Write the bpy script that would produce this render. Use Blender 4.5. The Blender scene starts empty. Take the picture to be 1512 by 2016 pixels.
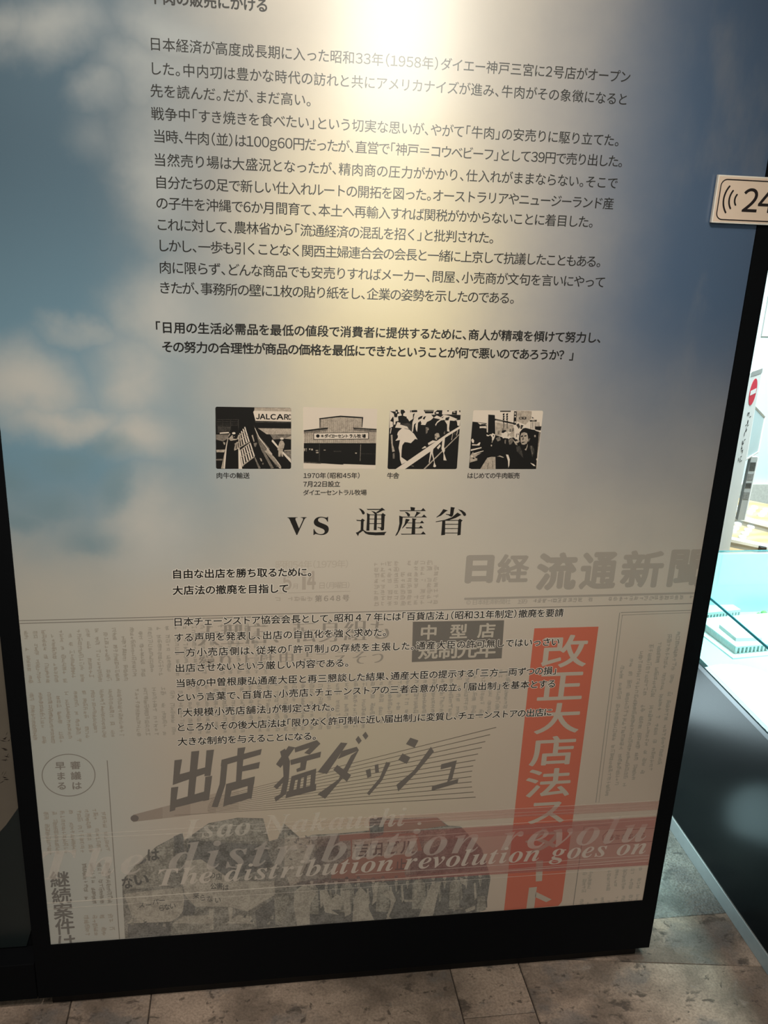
import bpy, bmesh, math, random
from mathutils import Vector

# ------------------------------------------------------------------ scene, camera, light
S = bpy.context.scene
COL = S.collection
YAW, PITCH, ROLL, FPX = 0.158656, 0.329791, 0.0454, 1766.24
CAM = Vector((-0.220139, -1.428125, 1.526005))
_cy, _sy, _cp, _sp = math.cos(YAW), math.sin(YAW), math.cos(PITCH), math.sin(PITCH)
FWD = Vector((_sy * _cp, _cy * _cp, -_sp))
_r = Vector((_cy, -_sy, 0)); _u = _r.cross(FWD)
RGT = math.cos(ROLL) * _r + math.sin(ROLL) * _u
UPV = -math.sin(ROLL) * _r + math.cos(ROLL) * _u

cam_data = bpy.data.cameras.new('camera')
cam = bpy.data.objects.new('camera', cam_data); COL.objects.link(cam)
cam_data.sensor_fit = 'HORIZONTAL'; cam_data.sensor_width = 36.0
cam_data.lens = FPX / 1512 * 36.0
cam_data.clip_start = 0.02
from mathutils import Matrix
cam.matrix_world = Matrix((
    (RGT.x, UPV.x, -FWD.x, CAM.x), (RGT.y, UPV.y, -FWD.y, CAM.y),
    (RGT.z, UPV.z, -FWD.z, CAM.z), (0, 0, 0, 1)))
S.camera = cam

S.view_settings.view_transform = 'Standard'
S.view_settings.look = 'None'
S.view_settings.gamma = 1.0
S.view_settings.use_curve_mapping = False
S.view_settings.exposure = 0.0
S.cycles.transparent_max_bounces = 32
S.cycles.max_bounces = 8

world = bpy.data.worlds.new('world'); S.world = world; world.use_nodes = True
world.node_tree.nodes['Background'].inputs[0].default_value = (0.8, 0.9, 1.0, 1)
world.node_tree.nodes['Background'].inputs[1].default_value = 0.012


def spot(name, loc, aim, watts, color, size_deg, blend, radius):
    d = bpy.data.lights.new(name, 'SPOT'); d.energy = watts; d.color = color
    d.spot_size = math.radians(size_deg); d.spot_blend = blend; d.shadow_soft_size = radius
    o = bpy.data.objects.new(name, d); COL.objects.link(o)
    o.location = loc
    o.rotation_euler = (Vector(aim) - Vector(loc)).to_track_quat('-Z', 'Y').to_euler()
    return o


def area(name, loc, aim, watts, color, sx, sy, spread=180):
    d = bpy.data.lights.new(name, 'AREA'); d.energy = watts; d.color = color
    d.shape = 'RECTANGLE'; d.spread = math.radians(spread); d.size = sx; d.size_y = sy
    o = bpy.data.objects.new(name, d); COL.objects.link(o)
    o.location = loc
    o.rotation_euler = (Vector(aim) - Vector(loc)).to_track_quat('-Z', 'Y').to_euler()
    return o


# warm ceiling spotlight washing the middle of the panel
spot('wash_spotlight', (-0.35, -1.7, 2.95), (-0.12, 0.0, 1.36), 210, (1.0, 0.925, 0.80), 46, 1.0, 0.05)
# tall brightly lit showcase across the hall behind the viewer; the laminate mirrors it as the upright glare
area('showcase_light', (0.68, -4.5, 2.62), (0.0, 0.0, 1.75), 30, (1.0, 0.98, 0.85), 0.62, 1.25)
area('showcase_light', (0.62, -4.5, 1.45), (0.0, 0.0, 1.45), 6.5, (1.0, 0.96, 0.80), 0.55, 1.05)
# soft house light in front of the panel
area('ceiling_light', (-0.3, -1.5, 2.9), (-0.1, -0.2, 0.0), 14, (1.0, 0.90, 0.79), 1.2, 0.8)
# cold lights over the lit display case and the white alcove beyond it
area('case_light', (1.58, 0.28, 2.4), (1.56, 0.28, 0.5), 20, (0.66, 1.0, 0.98), 0.7, 0.9, 34)
area('alcove_light', (1.85, 1.15, 2.75), (2.05, 2.35, 0.5), 56, (0.84, 1.0, 1.0), 1.2, 0.8, 100)
# cold light on the aisle between panel and case, and low lamps added behind the panel, in place of a lit case, for the cabinet to mirror
# pale pool of light on the front tiles
spot('floor_spotlight', (0.85, -1.1, 2.9), (0.68, -0.32, 0.0), 150, (1.0, 0.90, 0.81), 20, 1.0, 0.05)
spot('floor_spotlight', (-0.9, -1.2, 2.9), (-0.55, -0.30, 0.0), 110, (1.0, 0.88, 0.78), 24, 1.0, 0.05)  # fill lamp added to brighten the front floor at the left
spot('aisle_downlight', (0.76, 0.62, 2.7), (0.775, 0.42, 0.0), 260, (0.74, 1.0, 0.95), 15, 1.0, 0.05)
area('added_low_lamp', (0.44, 0.86, 0.05), (0.88, 0.20, 0.47), 4.4, (0.72, 0.93, 1.0), 0.40, 0.30).data.shape = 'ELLIPSE'
area('added_low_lamp', (0.645, 0.37, 0.05), (0.88, 0.03, 0.33), 0.34, (0.62, 0.95, 1.0), 0.16, 0.16).data.shape = 'ELLIPSE'


def P(px, py):
    """Photo pixel -> point (x, z) on the printed face of the panel (plane y = 0)."""
    d = FWD + (px - 756) / FPX * RGT - (py - 1008) / FPX * UPV
    t = -CAM.y / d.y
    return (CAM.x + t * d.x, CAM.z + t * d.z)


def onY(px, py, y):
    d = FWD + (px - 756) / FPX * RGT - (py - 1008) / FPX * UPV
    return CAM + d * ((y - CAM.y) / d.y)


def onZ(px, py, z):
    d = FWD + (px - 756) / FPX * RGT - (py - 1008) / FPX * UPV
    return CAM + d * ((z - CAM.z) / d.z)


# ------------------------------------------------------------------ materials
class NT:
    """Small node-tree writer."""
    def __init__(self, name):
        self.m = bpy.data.materials.new(name); self.m.use_nodes = True
        self.t = self.m.node_tree; self.N = self.t.nodes; self.L = self.t.links
        self.b = self.N['Principled BSDF']; self.out = self.N['Material Output']

    def node(self, kind, **kw):
        n = self.N.new(kind)
        for k, v in kw.items(): setattr(n, k, v)
        return n

    def put(self, sock, v):
        if hasattr(v, 'links') or isinstance(v, bpy.types.NodeSocket): self.L.new(v, sock)
        else: sock.default_value = v

    def math(self, op, a, b=0.0, c=0.0, clamp=False):
        n = self.node('ShaderNodeMath', operation=op, use_clamp=clamp)
        self.put(n.inputs[0], a); self.put(n.inputs[1], b); self.put(n.inputs[2], c)
        return n.outputs[0]

    def smooth(self, v, lo, hi, a=0.0, b=1.0):
        n = self.node('ShaderNodeMapRange', interpolation_type='SMOOTHSTEP')
        self.put(n.inputs[0], v); n.inputs[1].default_value = lo; n.inputs[2].default_value = hi
        n.inputs[3].default_value = a; n.inputs[4].default_value = b
        return n.outputs[0]

    def mix(self, f, a, b):
        n = self.node('ShaderNodeMix', data_type='RGBA')
        self.put(n.inputs[0], f)
        for s, v in ((n.inputs[6], a), (n.inputs[7], b)):
            self.put(s, (*v, 1.0) if isinstance(v, tuple) and len(v) == 3 else v)
        return n.outputs[2]

    def vec(self, op, a, b=None):
        n = self.node('ShaderNodeVectorMath', operation=op)
        self.put(n.inputs[0], a)
        if b is not None: self.put(n.inputs[1], b)
        return n.outputs[1] if op == 'LENGTH' else n.outputs[0]

    def noise(self, v, scale, detail=4, rough=0.55):
        n = self.node('ShaderNodeTexNoise')
        self.put(n.inputs['Vector'], v); n.inputs['Scale'].default_value = scale
        n.inputs['Detail'].default_value = detail; n.inputs['Roughness'].default_value = rough
        return n

    def coord(self):
        return self.node('ShaderNodeTexCoord').outputs['Object']

    def bump(self, h, strength, dist):
        n = self.node('ShaderNodeBump'); self.put(n.inputs['Height'], h)
        n.inputs['Strength'].default_value = strength; n.inputs['Distance'].default_value = dist
        self.L.new(n.outputs[0], self.b.inputs['Normal'])


SHEET_ROUGH = 0.30


def plain(name, col, rough=0.5, metal=0.0, spec=0.5, grain=0.03, gscale=60):
    w = NT(name)
    nz = w.noise(w.coord(), gscale, 3).outputs[0]
    lo = tuple(max(0, c * (1 - grain * 2)) for c in col); hi = tuple(min(1, c * (1 + grain * 2)) for c in col)
    w.put(w.b.inputs['Base Color'], w.mix(nz, lo, hi))
    w.b.inputs['Roughness'].default_value = rough; w.b.inputs['Metallic'].default_value = metal
    w.b.inputs['Specular IOR Level'].default_value = spec
    return w.m


_ink = {}
def laminate(b):
    b.inputs['Roughness'].default_value = SHEET_ROUGH; b.inputs['Specular IOR Level'].default_value = 0.5
    b.inputs['Coat Weight'].default_value = 1.0; b.inputs['Coat Roughness'].default_value = 0.18; b.inputs['Coat IOR'].default_value = 1.7


def ink(col, alpha=1.0):
    """Printing ink under the laminate: same gloss as the sheet, part transparent when alpha < 1."""
    k = (col, alpha)
    if k in _ink: return _ink[k]
    w = NT('ink'); w.b.inputs['Base Color'].default_value = (*col, 1)
    laminate(w.b)
    if alpha < 1:
        tr = w.node('ShaderNodeBsdfTransparent'); mx = w.node('ShaderNodeMixShader')
        mx.inputs[0].default_value = alpha
        w.L.new(tr.outputs[0], mx.inputs[1]); w.L.new(w.b.outputs[0], mx.inputs[2])
        w.L.new(mx.outputs[0], w.out.inputs[0])
    _ink[k] = w.m
    return w.m


def photo_ink(col, amount=0.3, scale=70):
    """Ink of a printed photograph: broken, grainy tone."""
    w = NT('photo_ink')
    c = w.coord()
    a = w.noise(c, scale, 5, 0.7).outputs[0]; b = w.noise(c, scale * 4, 2, 0.5).outputs[0]
    f = w.smooth(w.math('ADD', w.math('MULTIPLY', a, 0.7), w.math('MULTIPLY', b, 0.3)), 0.36, 0.64)
    w.put(w.b.inputs['Base Color'], w.mix(f, tuple(x * (1 - amount) for x in col), tuple(x * (1 + amount) for x in col)))
    laminate(w.b)
    return w.m


BLACK = (0.012, 0.011, 0.010)
PAPER = (0.56, 0.50, 0.42)
GREYINK = (0.14, 0.125, 0.105)


def sheet_material():
    w = NT('sky_and_newspaper_print')
    p0 = w.coord()
    wn = w.noise(p0, 5.0, 5, 0.6).outputs[1]
    off = w.vec('MULTIPLY', w.vec('SUBTRACT', wn, (0.5, 0.5, 0.5)), (0.13, 0.0, 0.13))
    p = w.vec('ADD', p0, off)
    sep = w.node('ShaderNodeSeparateXYZ'); w.L.new(p, sep.inputs[0])
    X, Z = sep.outputs[0], sep.outputs[2]
    s0 = w.node('ShaderNodeSeparateXYZ'); w.L.new(p0, s0.inputs[0])

    def blob(px, py, rx, ry, inner=0.0, outer=1.3):
        cx, cz = P(px, py)
        e = 1 / 1340.0
        d = w.vec('MULTIPLY', w.vec('SUBTRACT', p, (cx, 0, cz)), (1 / (rx * e), 0, 1 / (ry * e)))
        return w.smooth(w.vec('LENGTH', d), inner, outer, 1, 0)

    def union(bl):
        a = bl[0]
        for b in bl[1:]: a = w.math('MAXIMUM', a, b)
        return a
    cream = (0.575, 0.515, 0.435)
    # sun glow down the middle of the sky picture, brightened to stand in for glare
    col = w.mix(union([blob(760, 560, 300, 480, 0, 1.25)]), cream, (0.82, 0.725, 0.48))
    # sky blue towards the left and the right edges, fading out before the newspaper
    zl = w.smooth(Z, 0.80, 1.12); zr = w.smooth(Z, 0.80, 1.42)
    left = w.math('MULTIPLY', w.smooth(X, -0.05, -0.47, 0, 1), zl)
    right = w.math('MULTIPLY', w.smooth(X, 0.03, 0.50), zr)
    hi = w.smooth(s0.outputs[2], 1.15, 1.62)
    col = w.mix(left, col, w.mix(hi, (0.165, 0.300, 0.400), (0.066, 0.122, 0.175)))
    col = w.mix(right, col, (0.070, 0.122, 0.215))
    # blue gaps between the lower clouds
    gaps = union([blob(20, 960, 45, 55), blob(120, 920, 70, 40), blob(90, 1010, 70, 45), blob(200, 890, 70, 40),
                  blob(180, 1070, 90, 40), blob(30, 1035, 50, 35), blob(230, 970, 40, 50)])
    # clouds
    cl = union([blob(95, 60, 120, 62), blob(20, 45, 70, 50), blob(330, 65, 110, 55), blob(290, 150, 110, 60),
                w.math('MULTIPLY', blob(200, 185, 60, 42), 0.7), blob(310, 330, 90, 160), w.math('MULTIPLY', blob(185, 275, 60, 60), 0.4),
                blob(60, 760, 150, 110), blob(170, 650, 100, 38), blob(250, 740, 130, 130), blob(130, 830, 150, 60),
                blob(330, 620, 120, 120), blob(270, 860, 120, 90), blob(300, 1050, 110, 170)])
    cn = w.smooth(w.noise(p0, 7.0, 4, 0.5).outputs[0], 0.28, 0.66)
    cl = w.math('MULTIPLY', cl, w.math('ADD', w.math('MULTIPLY', cn, 0.55), 0.42), clamp=True)
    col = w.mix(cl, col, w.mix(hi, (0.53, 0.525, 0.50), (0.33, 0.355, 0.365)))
    col = w.mix(w.math('MULTIPLY', gaps, 0.62), col, (0.17, 0.28, 0.34))
    # faint streaky cloud on the right
    st = w.smooth(w.noise(w.vec('MULTIPLY', p0, (1.6, 1, 0.7)), 7, 5).outputs[0], 0.5, 0.75)
    col = w.mix(w.math('MULTIPLY', w.math('MULTIPLY', st, right), 0.3), col, (0.28, 0.28, 0.29))
    # newspaper reproduction at the foot: warm beige, cooler to the left
    news = w.smooth(s0.outputs[2], 0.98, 0.70, 0, 1)
    npc = w.mix(w.smooth(X, -0.25, -0.55, 0, 1), (0.545, 0.455, 0.375), (0.475, 0.485, 0.45))
    npc = w.mix(union([blob(700, 1500, 420, 420, 0, 1.2)]), npc, (0.545, 0.475, 0.36))
    col = w.mix(news, col, npc)
    g = w.noise(p0, 900, 2).outputs[0]
    col = w.mix(w.math('MULTIPLY', g, 0.10), col, (0.3, 0.28, 0.26))
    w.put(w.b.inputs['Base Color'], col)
    laminate(w.b)
    return w.m


def band_material(col, amax):
    """Coloured tint band, stronger to the right, nothing at the left."""
    w = NT('tint_band'); w.b.inputs['Base Color'].default_value = (*col, 1)
    laminate(w.b)
    s = w.node('ShaderNodeSeparateXYZ'); w.L.new(w.coord(), s.inputs[0])
    tr = w.node('ShaderNodeBsdfTransparent'); mx = w.node('ShaderNodeMixShader')
    w.L.new(w.smooth(s.outputs[0], -0.25, 0.42, 0.0, amax), mx.inputs[0])
    w.L.new(tr.outputs[0], mx.inputs[1]); w.L.new(w.b.outputs[0], mx.inputs[2])
    w.L.new(mx.outputs[0], w.out.inputs[0])
    return w.m


def stone_material(name, base, dark, pale, pebbled):
    w = NT(name)
    c = w.node('ShaderNodeTexCoord').outputs['Object']
    at = w.node('ShaderNodeAttribute', attribute_name='tone')
    v = w.vec('ADD', c, w.vec('MULTIPLY', at.outputs['Vector'], (7, 7, 0)))
    wp = w.vec('ADD', v, w.vec('MULTIPLY', w.noise(v, 9, 4).outputs[1], (0.10, 0.06, 0)))
    big = w.noise(wp, 5, 6, 0.62).outputs[0]
    col = w.mix(w.smooth(big, 0.36, 0.64), tuple(x * 0.66 for x in base), tuple(x * 1.75 for x in base))
    grey = w.noise(w.vec('ADD', wp, (5.1, 2.2, 0)), 7, 5, 0.6).outputs[0]
    col = w.mix(w.math('MULTIPLY', w.smooth(grey, 0.52, 0.66), 0.6), col, tuple(sum(base) / 3 * 0.75 for _ in range(3)))
    n2 = w.noise(w.vec('MULTIPLY', wp, (1, 1.5, 1)), 14, 6, 0.66).outputs[0]
    col = w.mix(w.math('MULTIPLY', w.smooth(n2, 0.56, 0.66), 0.75), col, dark)
    n3 = w.noise(wp, 42, 4, 0.6).outputs[0]
    col = w.mix(w.math('MULTIPLY', w.smooth(n3, 0.60, 0.68), 0.75), col, dark)
    n4 = w.noise(w.vec('ADD', wp, (3.3, 1.7, 0)), 24, 6, 0.68).outputs[0]
    col = w.mix(w.math('MULTIPLY', w.smooth(n4, 0.58, 0.72), 0.6), col, pale)
    fine = w.noise(v, 200, 4, 0.65).outputs[0]
    col = w.mix(w.math('MULTIPLY', w.smooth(fine, 0.35, 0.7), 0.6 if pebbled else 0.4), col, dark)
    w.put(w.b.inputs['Base Color'], col)
    w.b.inputs['Roughness'].default_value = 0.55
    if pebbled:
        vo = w.node('ShaderNodeTexVoronoi'); w.put(vo.inputs['Vector'], c); vo.inputs['Scale'].default_value = 150
        h = w.math('ADD', vo.outputs[0], fine)
        w.bump(h, 0.9, 0.006)
    else:
        w.bump(w.math('ADD', w.math('MULTIPLY', n2, 0.6), w.math('MULTIPLY', fine, 0.4)), 0.5, 0.004)
    return w.m


M_BLACK = plain('black_frame_paint', (0.004, 0.0045, 0.0055), 0.7, spec=0.05)
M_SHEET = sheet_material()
M_PLINTH = plain('black_plinth', (0.006, 0.005, 0.005), 0.5, spec=0.2)
M_ALU = plain('brushed_aluminium', (0.42, 0.46, 0.46), 0.42, 0.35, grain=0.05)
M_WHITE = plain('white_paint', (0.86, 0.87, 0.86), 0.6, grain=0.01)
M_GREY = plain('grey_paint', (0.40, 0.41, 0.40), 0.6)
M_SIGN = plain('beige_acrylic', (0.80, 0.63, 0.50), 0.35, grain=0.01)
M_SIGNINK = plain('sign_black', (0.014, 0.008, 0.008), 0.4)
M_CORE = plain('sign_edge_white', (0.85, 0.80, 0.72), 0.4, grain=0.01)


# ------------------------------------------------------------------ object helpers
def link(name, me, parent=None):
    o = bpy.data.objects.new(name, me); COL.objects.link(o)
    if parent is not None: o.parent = parent
    return o


def thing(name, label, cat, loc=(0, 0, 0), group=None):
    o = bpy.data.objects.new(name, None); COL.objects.link(o); o.location = loc
    o.empty_display_size = 0.05
    o['label'] = label; o['category'] = cat
    if group: o['group'] = group
    return o


def tag(o, label, cat, group=None):
    o['label'] = label; o['category'] = cat
    if group: o['group'] = group
    return o


def struct(o, label, cat):
    o['kind'] = 'structure'; o['label'] = label; o['category'] = cat
    return o


class MB:
    """Mesh builder in world coordinates, several materials in one mesh."""
    def __init__(self):
        self.v, self.f, self.mi, self.mats = [], [], [], []

    def mat(self, m):
        if m not in self.mats: self.mats.append(m)
        return self.mats.index(m)

    def poly(self, pts, m):
        b = len(self.v); self.v += [tuple(p) for p in pts]
        self.f.append(tuple(range(b, b + len(pts)))); self.mi.append(self.mat(m))

    def box(self, a, b, m):
        x0, y0, z0 = a; x1, y1, z1 = b
        k = len(self.v)
        self.v += [(x0, y0, z0), (x1, y0, z0), (x1, y1, z0), (x0, y1, z0), (x0, y0, z1), (x1, y0, z1), (x1, y1, z1), (x0, y1, z1)]
        for q in ((3, 2, 1, 0), (4, 5, 6, 7), (0, 1, 5, 4), (1, 2, 6, 5), (2, 3, 7, 6), (3, 0, 4, 7)):
            self.f.append(tuple(k + i for i in q)); self.mi.append(self.mat(m))

    def prism(self, pts, d, m):
        """Closed solid: planar outline pts extruded by vector d."""
        n = len(pts); k = len(self.v); d = Vector(d)
        self.v += [tuple(Vector(p)) for p in pts] + [tuple(Vector(p) + d) for p in pts]
        fs = [tuple(range(k, k + n)), tuple(range(k + 2 * n - 1, k + n - 1, -1))]
        fs += [(k + (i + 1) % n, k + i, k + n + i, k + n + (i + 1) % n) for i in range(n)]
        for q in fs: self.f.append(q); self.mi.append(self.mat(m))

    def build(self, name, parent=None, bevel=0.0, smooth=False):
        me = bpy.data.meshes.new(name)
        base = Vector((0, 0, 0))
        if parent is not None:
            q = parent
            while q is not None: base += q.location; q = q.parent
        me.from_pydata([tuple(Vector(v) - base) for v in self.v], [], self.f)
        for m in self.mats: me.materials.append(m)
        me.polygons.foreach_set('material_index', self.mi)
        bm = bmesh.new(); bm.from_mesh(me)
        if bevel > 0:
            bmesh.ops.remove_doubles(bm, verts=bm.verts, dist=1e-6)
        bmesh.ops.recalc_face_normals(bm, faces=bm.faces)
        bm.to_mesh(me); bm.free(); me.update()
        o = link(name, me, parent)
        if bevel > 0:
            md = o.modifiers.new('bevel', 'BEVEL'); md.width = bevel; md.segments = 2; md.limit_method = 'ANGLE'
        if smooth:
            for p in me.polygons: p.use_smooth = True
        return o


# ------------------------------------------------------------------ print layers (thin ink shapes on the panel face)
_depth = [0.00002]
def next_depth(step=0.000006):
    _depth[0] += step
    return _depth[0]


class Print:
    """Flat ink shapes on the panel plane, in panel metres (x, z)."""
    def __init__(self, depth=None):
        self.mb = MB(); self.d = depth if depth is not None else next_depth()

    def pz(self, pts, m, lift=0.0):
        self.mb.poly([(x, -self.d - lift, z) for x, z in pts], m)

    def px(self, pts, m, o=(0, 0, 1.0), lift=0.0):
        ox, oy, s = o
        self.pz([P(ox + x / s, oy + y / s) for x, y in pts], m, lift)

    def line(self, a, b, wpx, m, w2=None, lift=0.0):
        (x0, y0), (x1, y1) = a, b
        L = math.hypot(x1 - x0, y1 - y0); nx, ny = -(y1 - y0) / L, (x1 - x0) / L
        h0 = wpx / 2; h1 = (w2 if w2 is not None else wpx) / 2
        self.px([(x0 + nx * h0, y0 + ny * h0), (x1 + nx * h1, y1 + ny * h1), (x1 - nx * h1, y1 - ny * h1), (x0 - nx * h0, y0 - ny * h0)], m, lift=lift)

    def ellipse(self, c, rx, ry, m, o=(0, 0, 1.0), lift=0.0, n=28):
        self.px([(c[0] + rx * math.cos(6.28319 * i / n), c[1] + ry * math.sin(6.28319 * i / n)) for i in range(n)], m, o, lift)

    def glyph(self, ch, off, x, z, sx, sz, m, lift=0.0, shear=0.0):
        vs, fs = glyph(ch, min(off, 0.0))
        mi = self.mb.mat(m)
        # a heavier weight is the same outline struck several times around its place
        sh = [(0, 0)] if off <= 0 else [(off * math.cos(0.7854 * i), off * math.sin(0.7854 * i)) for i in range(8)]
        if off > 0.045: sh += [(a * 0.5, b * 0.5) for a, b in sh]
        for q, (da, db) in enumerate(sh):
            lz = lift + 0.0000016 * q
            k = len(self.mb.v)
            for a, b in vs: self.mb.v.append((x + (a + da) * sx + b * sz * shear, -self.d - lz, z + (b + db) * sz))
            for f in fs: self.mb.f.append(tuple(k + i for i in f)); self.mb.mi.append(mi)

    def build(self, name, parent, clip=False):
        if not self.mb.f: return None
        o = self.mb.build(name, parent)
        if clip:
            bm = bmesh.new(); bm.from_mesh(o.data)
            base = Vector((0, 0, 0)); q = parent
            while q is not None: base += q.location; q = q.parent
            for co, no in (((0.5995, 0, 0), (1, 0, 0)), ((-0.5995, 0, 0), (-1, 0, 0)), ((0, 0, SHEET_Z0 + 0.0005), (0, 0, -1))):
                bmesh.ops.bisect_plane(bm, geom=bm.verts[:] + bm.edges[:] + bm.faces[:], plane_co=Vector(co) - base, plane_no=no, clear_outer=True)
            bm.to_mesh(o.data); bm.free()
        return o


_gc = {}
def glyph(ch, off=0.0):
    if len(ch) == 1 and ch.isascii() and ch.isalnum(): ch = chr(ord(ch) + 0xFEE0)
    k = (ch, off)
    if k not in _gc:
        c = bpy.data.curves.new('glyph', 'FONT'); c.body = ch; c.size = 1.0; c.offset = off; c.resolution_u = 6
        o = bpy.data.objects.new('glyph', c)
        me = o.to_mesh()
        vs = [(v.co.x, v.co.y) for v in me.vertices]; fs = [tuple(p.vertices) for p in me.polygons]
        o.to_mesh_clear(); bpy.data.objects.remove(o); bpy.data.curves.remove(c)
        _gc[k] = (vs, fs)
    return _gc[k]


LEFT_HALF = '、。」）'; RIGHT_HALF = '「（'


def advance(ch):
    if ch in LEFT_HALF or ch in RIGHT_HALF: return 0.52
    if ch == ' ': return 0.5
    if ch.isascii():
        vs, _ = glyph(ch); xs = [v[0] for v in vs]
        return (max(xs) - min(xs)) + 0.10
    if 0x3041 <= ord(ch) <= 0x30ff: return 0.93
    return 1.0


def text_line(pr, s, a, b, em_px, off, m, mids=(), lift=0.0, alt=0.0, stretch=1.0):
    """One horizontal line. a = photo pixel at the centre of the first character, b = (x, y or None) at the last one."""
    ax, az = P(*a)
    if b[1] is None:
        bx = P(b[0], a[1] + (b[0] - a[0]) * 0.0)[0]
        # same height on the panel: walk along the panel row
        for _ in range(4):
            y = a[1]
            lo, hi = a[1] - 150, a[1] + 150
            for _k in range(24):
                mid = (lo + hi) / 2
                if P(b[0], mid)[1] > az: lo = mid
                else: hi = mid
            bx = P(b[0], lo)[0]
        z = az
    else:
        bx, bz = P(*b); z = (az + bz) / 2
    em = abs(P(a[0] + em_px, a[1])[0] - ax)
    cs, x = [], 0.0
    for ch in s:
        w = advance(ch); cs.append(x + w / 2); x += w
    k = (bx - ax) / (cs[-1] - cs[0]) if len(cs) > 1 else em
    for i, ch in enumerate(s):
        if ch == ' ': continue
        cx = ax + (cs[i] - cs[0]) * k
        vs, _ = glyph(ch)
        if ch in LEFT_HALF: gx = 0.25
        elif ch in RIGHT_HALF: gx = 0.77
        elif ch.isascii(): xs = [v[0] for v in vs]; gx = (max(xs) + min(xs)) / 2
        else: gx = 0.5
        sx = em * stretch
        pr.glyph(ch, off, cx - gx * sx, z - 0.38 * em, sx, em, m, lift + (alt if i % 2 else 0.0))


def char_box(pr, ch, l, t, r, b, off, m, shear=0.0, lift=0.0):
    """Fit one character into a photo-pixel box."""
    x0, z0 = P(l, b); x1, _ = P(r, (t + b) / 2); _, z1 = P(l, t)
    vs, _f = glyph(ch)
    e = max(off, 0)
    xs = [v[0] for v in vs]; ys = [v[1] for v in vs]
    sx = (x1 - x0) / (max(xs) - min(xs) + 2 * e); sz = (z1 - z0) / (max(ys) - min(ys) + 2 * e)
    pr.glyph(ch, off, x0 - (min(xs) - e) * sx, z0 - (min(ys) - e) * sz, sx, sz, m, lift, shear)


def char_at(pr, ch, cx, cy, wpx, hpx, off, m, mincho=False, lift=0.0):
    x, z = P(cx, cy); sx = P(cx + wpx, cy)[0] - x; sz = z - P(cx, cy + hpx)[1]
    if mincho:                                    # heavy uprights over thin crossbars
        for k in (-2, -1, 0, 1, 2):
            pr.glyph(ch, -0.022, x - (0.5 - 0.022 * k) * sx, z - 0.38 * sz, sx, sz, m, lift + 0.000002 * (k + 2))
    else:
        pr.glyph(ch, off, x - 0.5 * sx, z - 0.38 * sz, sx, sz, m, lift)


def italic(s):
    o = ''
    for c in s:
        if 'A' <= c <= 'Z': o += chr(0x1D468 + ord(c) - 65)
        elif 'a' <= c <= 'z': o += chr(0x1D482 + ord(c) - 97)
        else: o += c
    return o


def latin_line(name, s, left, base, right, em_px, m):
    """Bold italic serif lettering from photo pixel (left, base) to x = right on the same panel row."""
    x0, z0 = P(left, base)
    em = P(left + em_px, base)[0] - x0
    adv, x = [], 0.0
    for c in s:
        if c == ' ': adv.append(x); x += 0.30; continue
        vs, _ = glyph(italic(c)) if c.isalpha() else glyph(c)
        adv.append(x); x += max(v[0] for v in vs) - min(v[0] for v in vs) + 0.045
    lo, hi = base - 200, base + 200
    for _ in range(26):
        mid = (lo + hi) / 2
        if P(right, mid)[1] > z0: lo = mid
        else: hi = mid
    k = (P(right, lo)[0] - x0) / x
    d = next_depth(); pr = Print(d)
    for i, c in enumerate(s):
        if c == ' ': pr.build(name, sheet, clip=True); pr = Print(d); continue
        g = italic(c) if c.isalpha() else c
        vs, _ = glyph(g); mn = min(v[0] for v in vs)
        pr.glyph(g, 0.0, x0 + adv[i] * k - mn * em, z0, em * min(1.15, k / em), em, m, 0.00001 * (i % 2))
    pr.build(name, sheet, clip=True)


# ------------------------------------------------------------------ setting: floor, walls
FLOOR_FRONT = stone_material('brown_stone', (0.255, 0.198, 0.155), (0.050, 0.040, 0.033), (0.36, 0.32, 0.28), False)
FLOOR_BACK = stone_material('hammered_stone', (0.24, 0.24, 0.22), (0.09, 0.095, 0.09), (0.36, 0.37, 0.35), True)
GROUT = plain('dark_grout', (0.035, 0.028, 0.024), 0.8)


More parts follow.
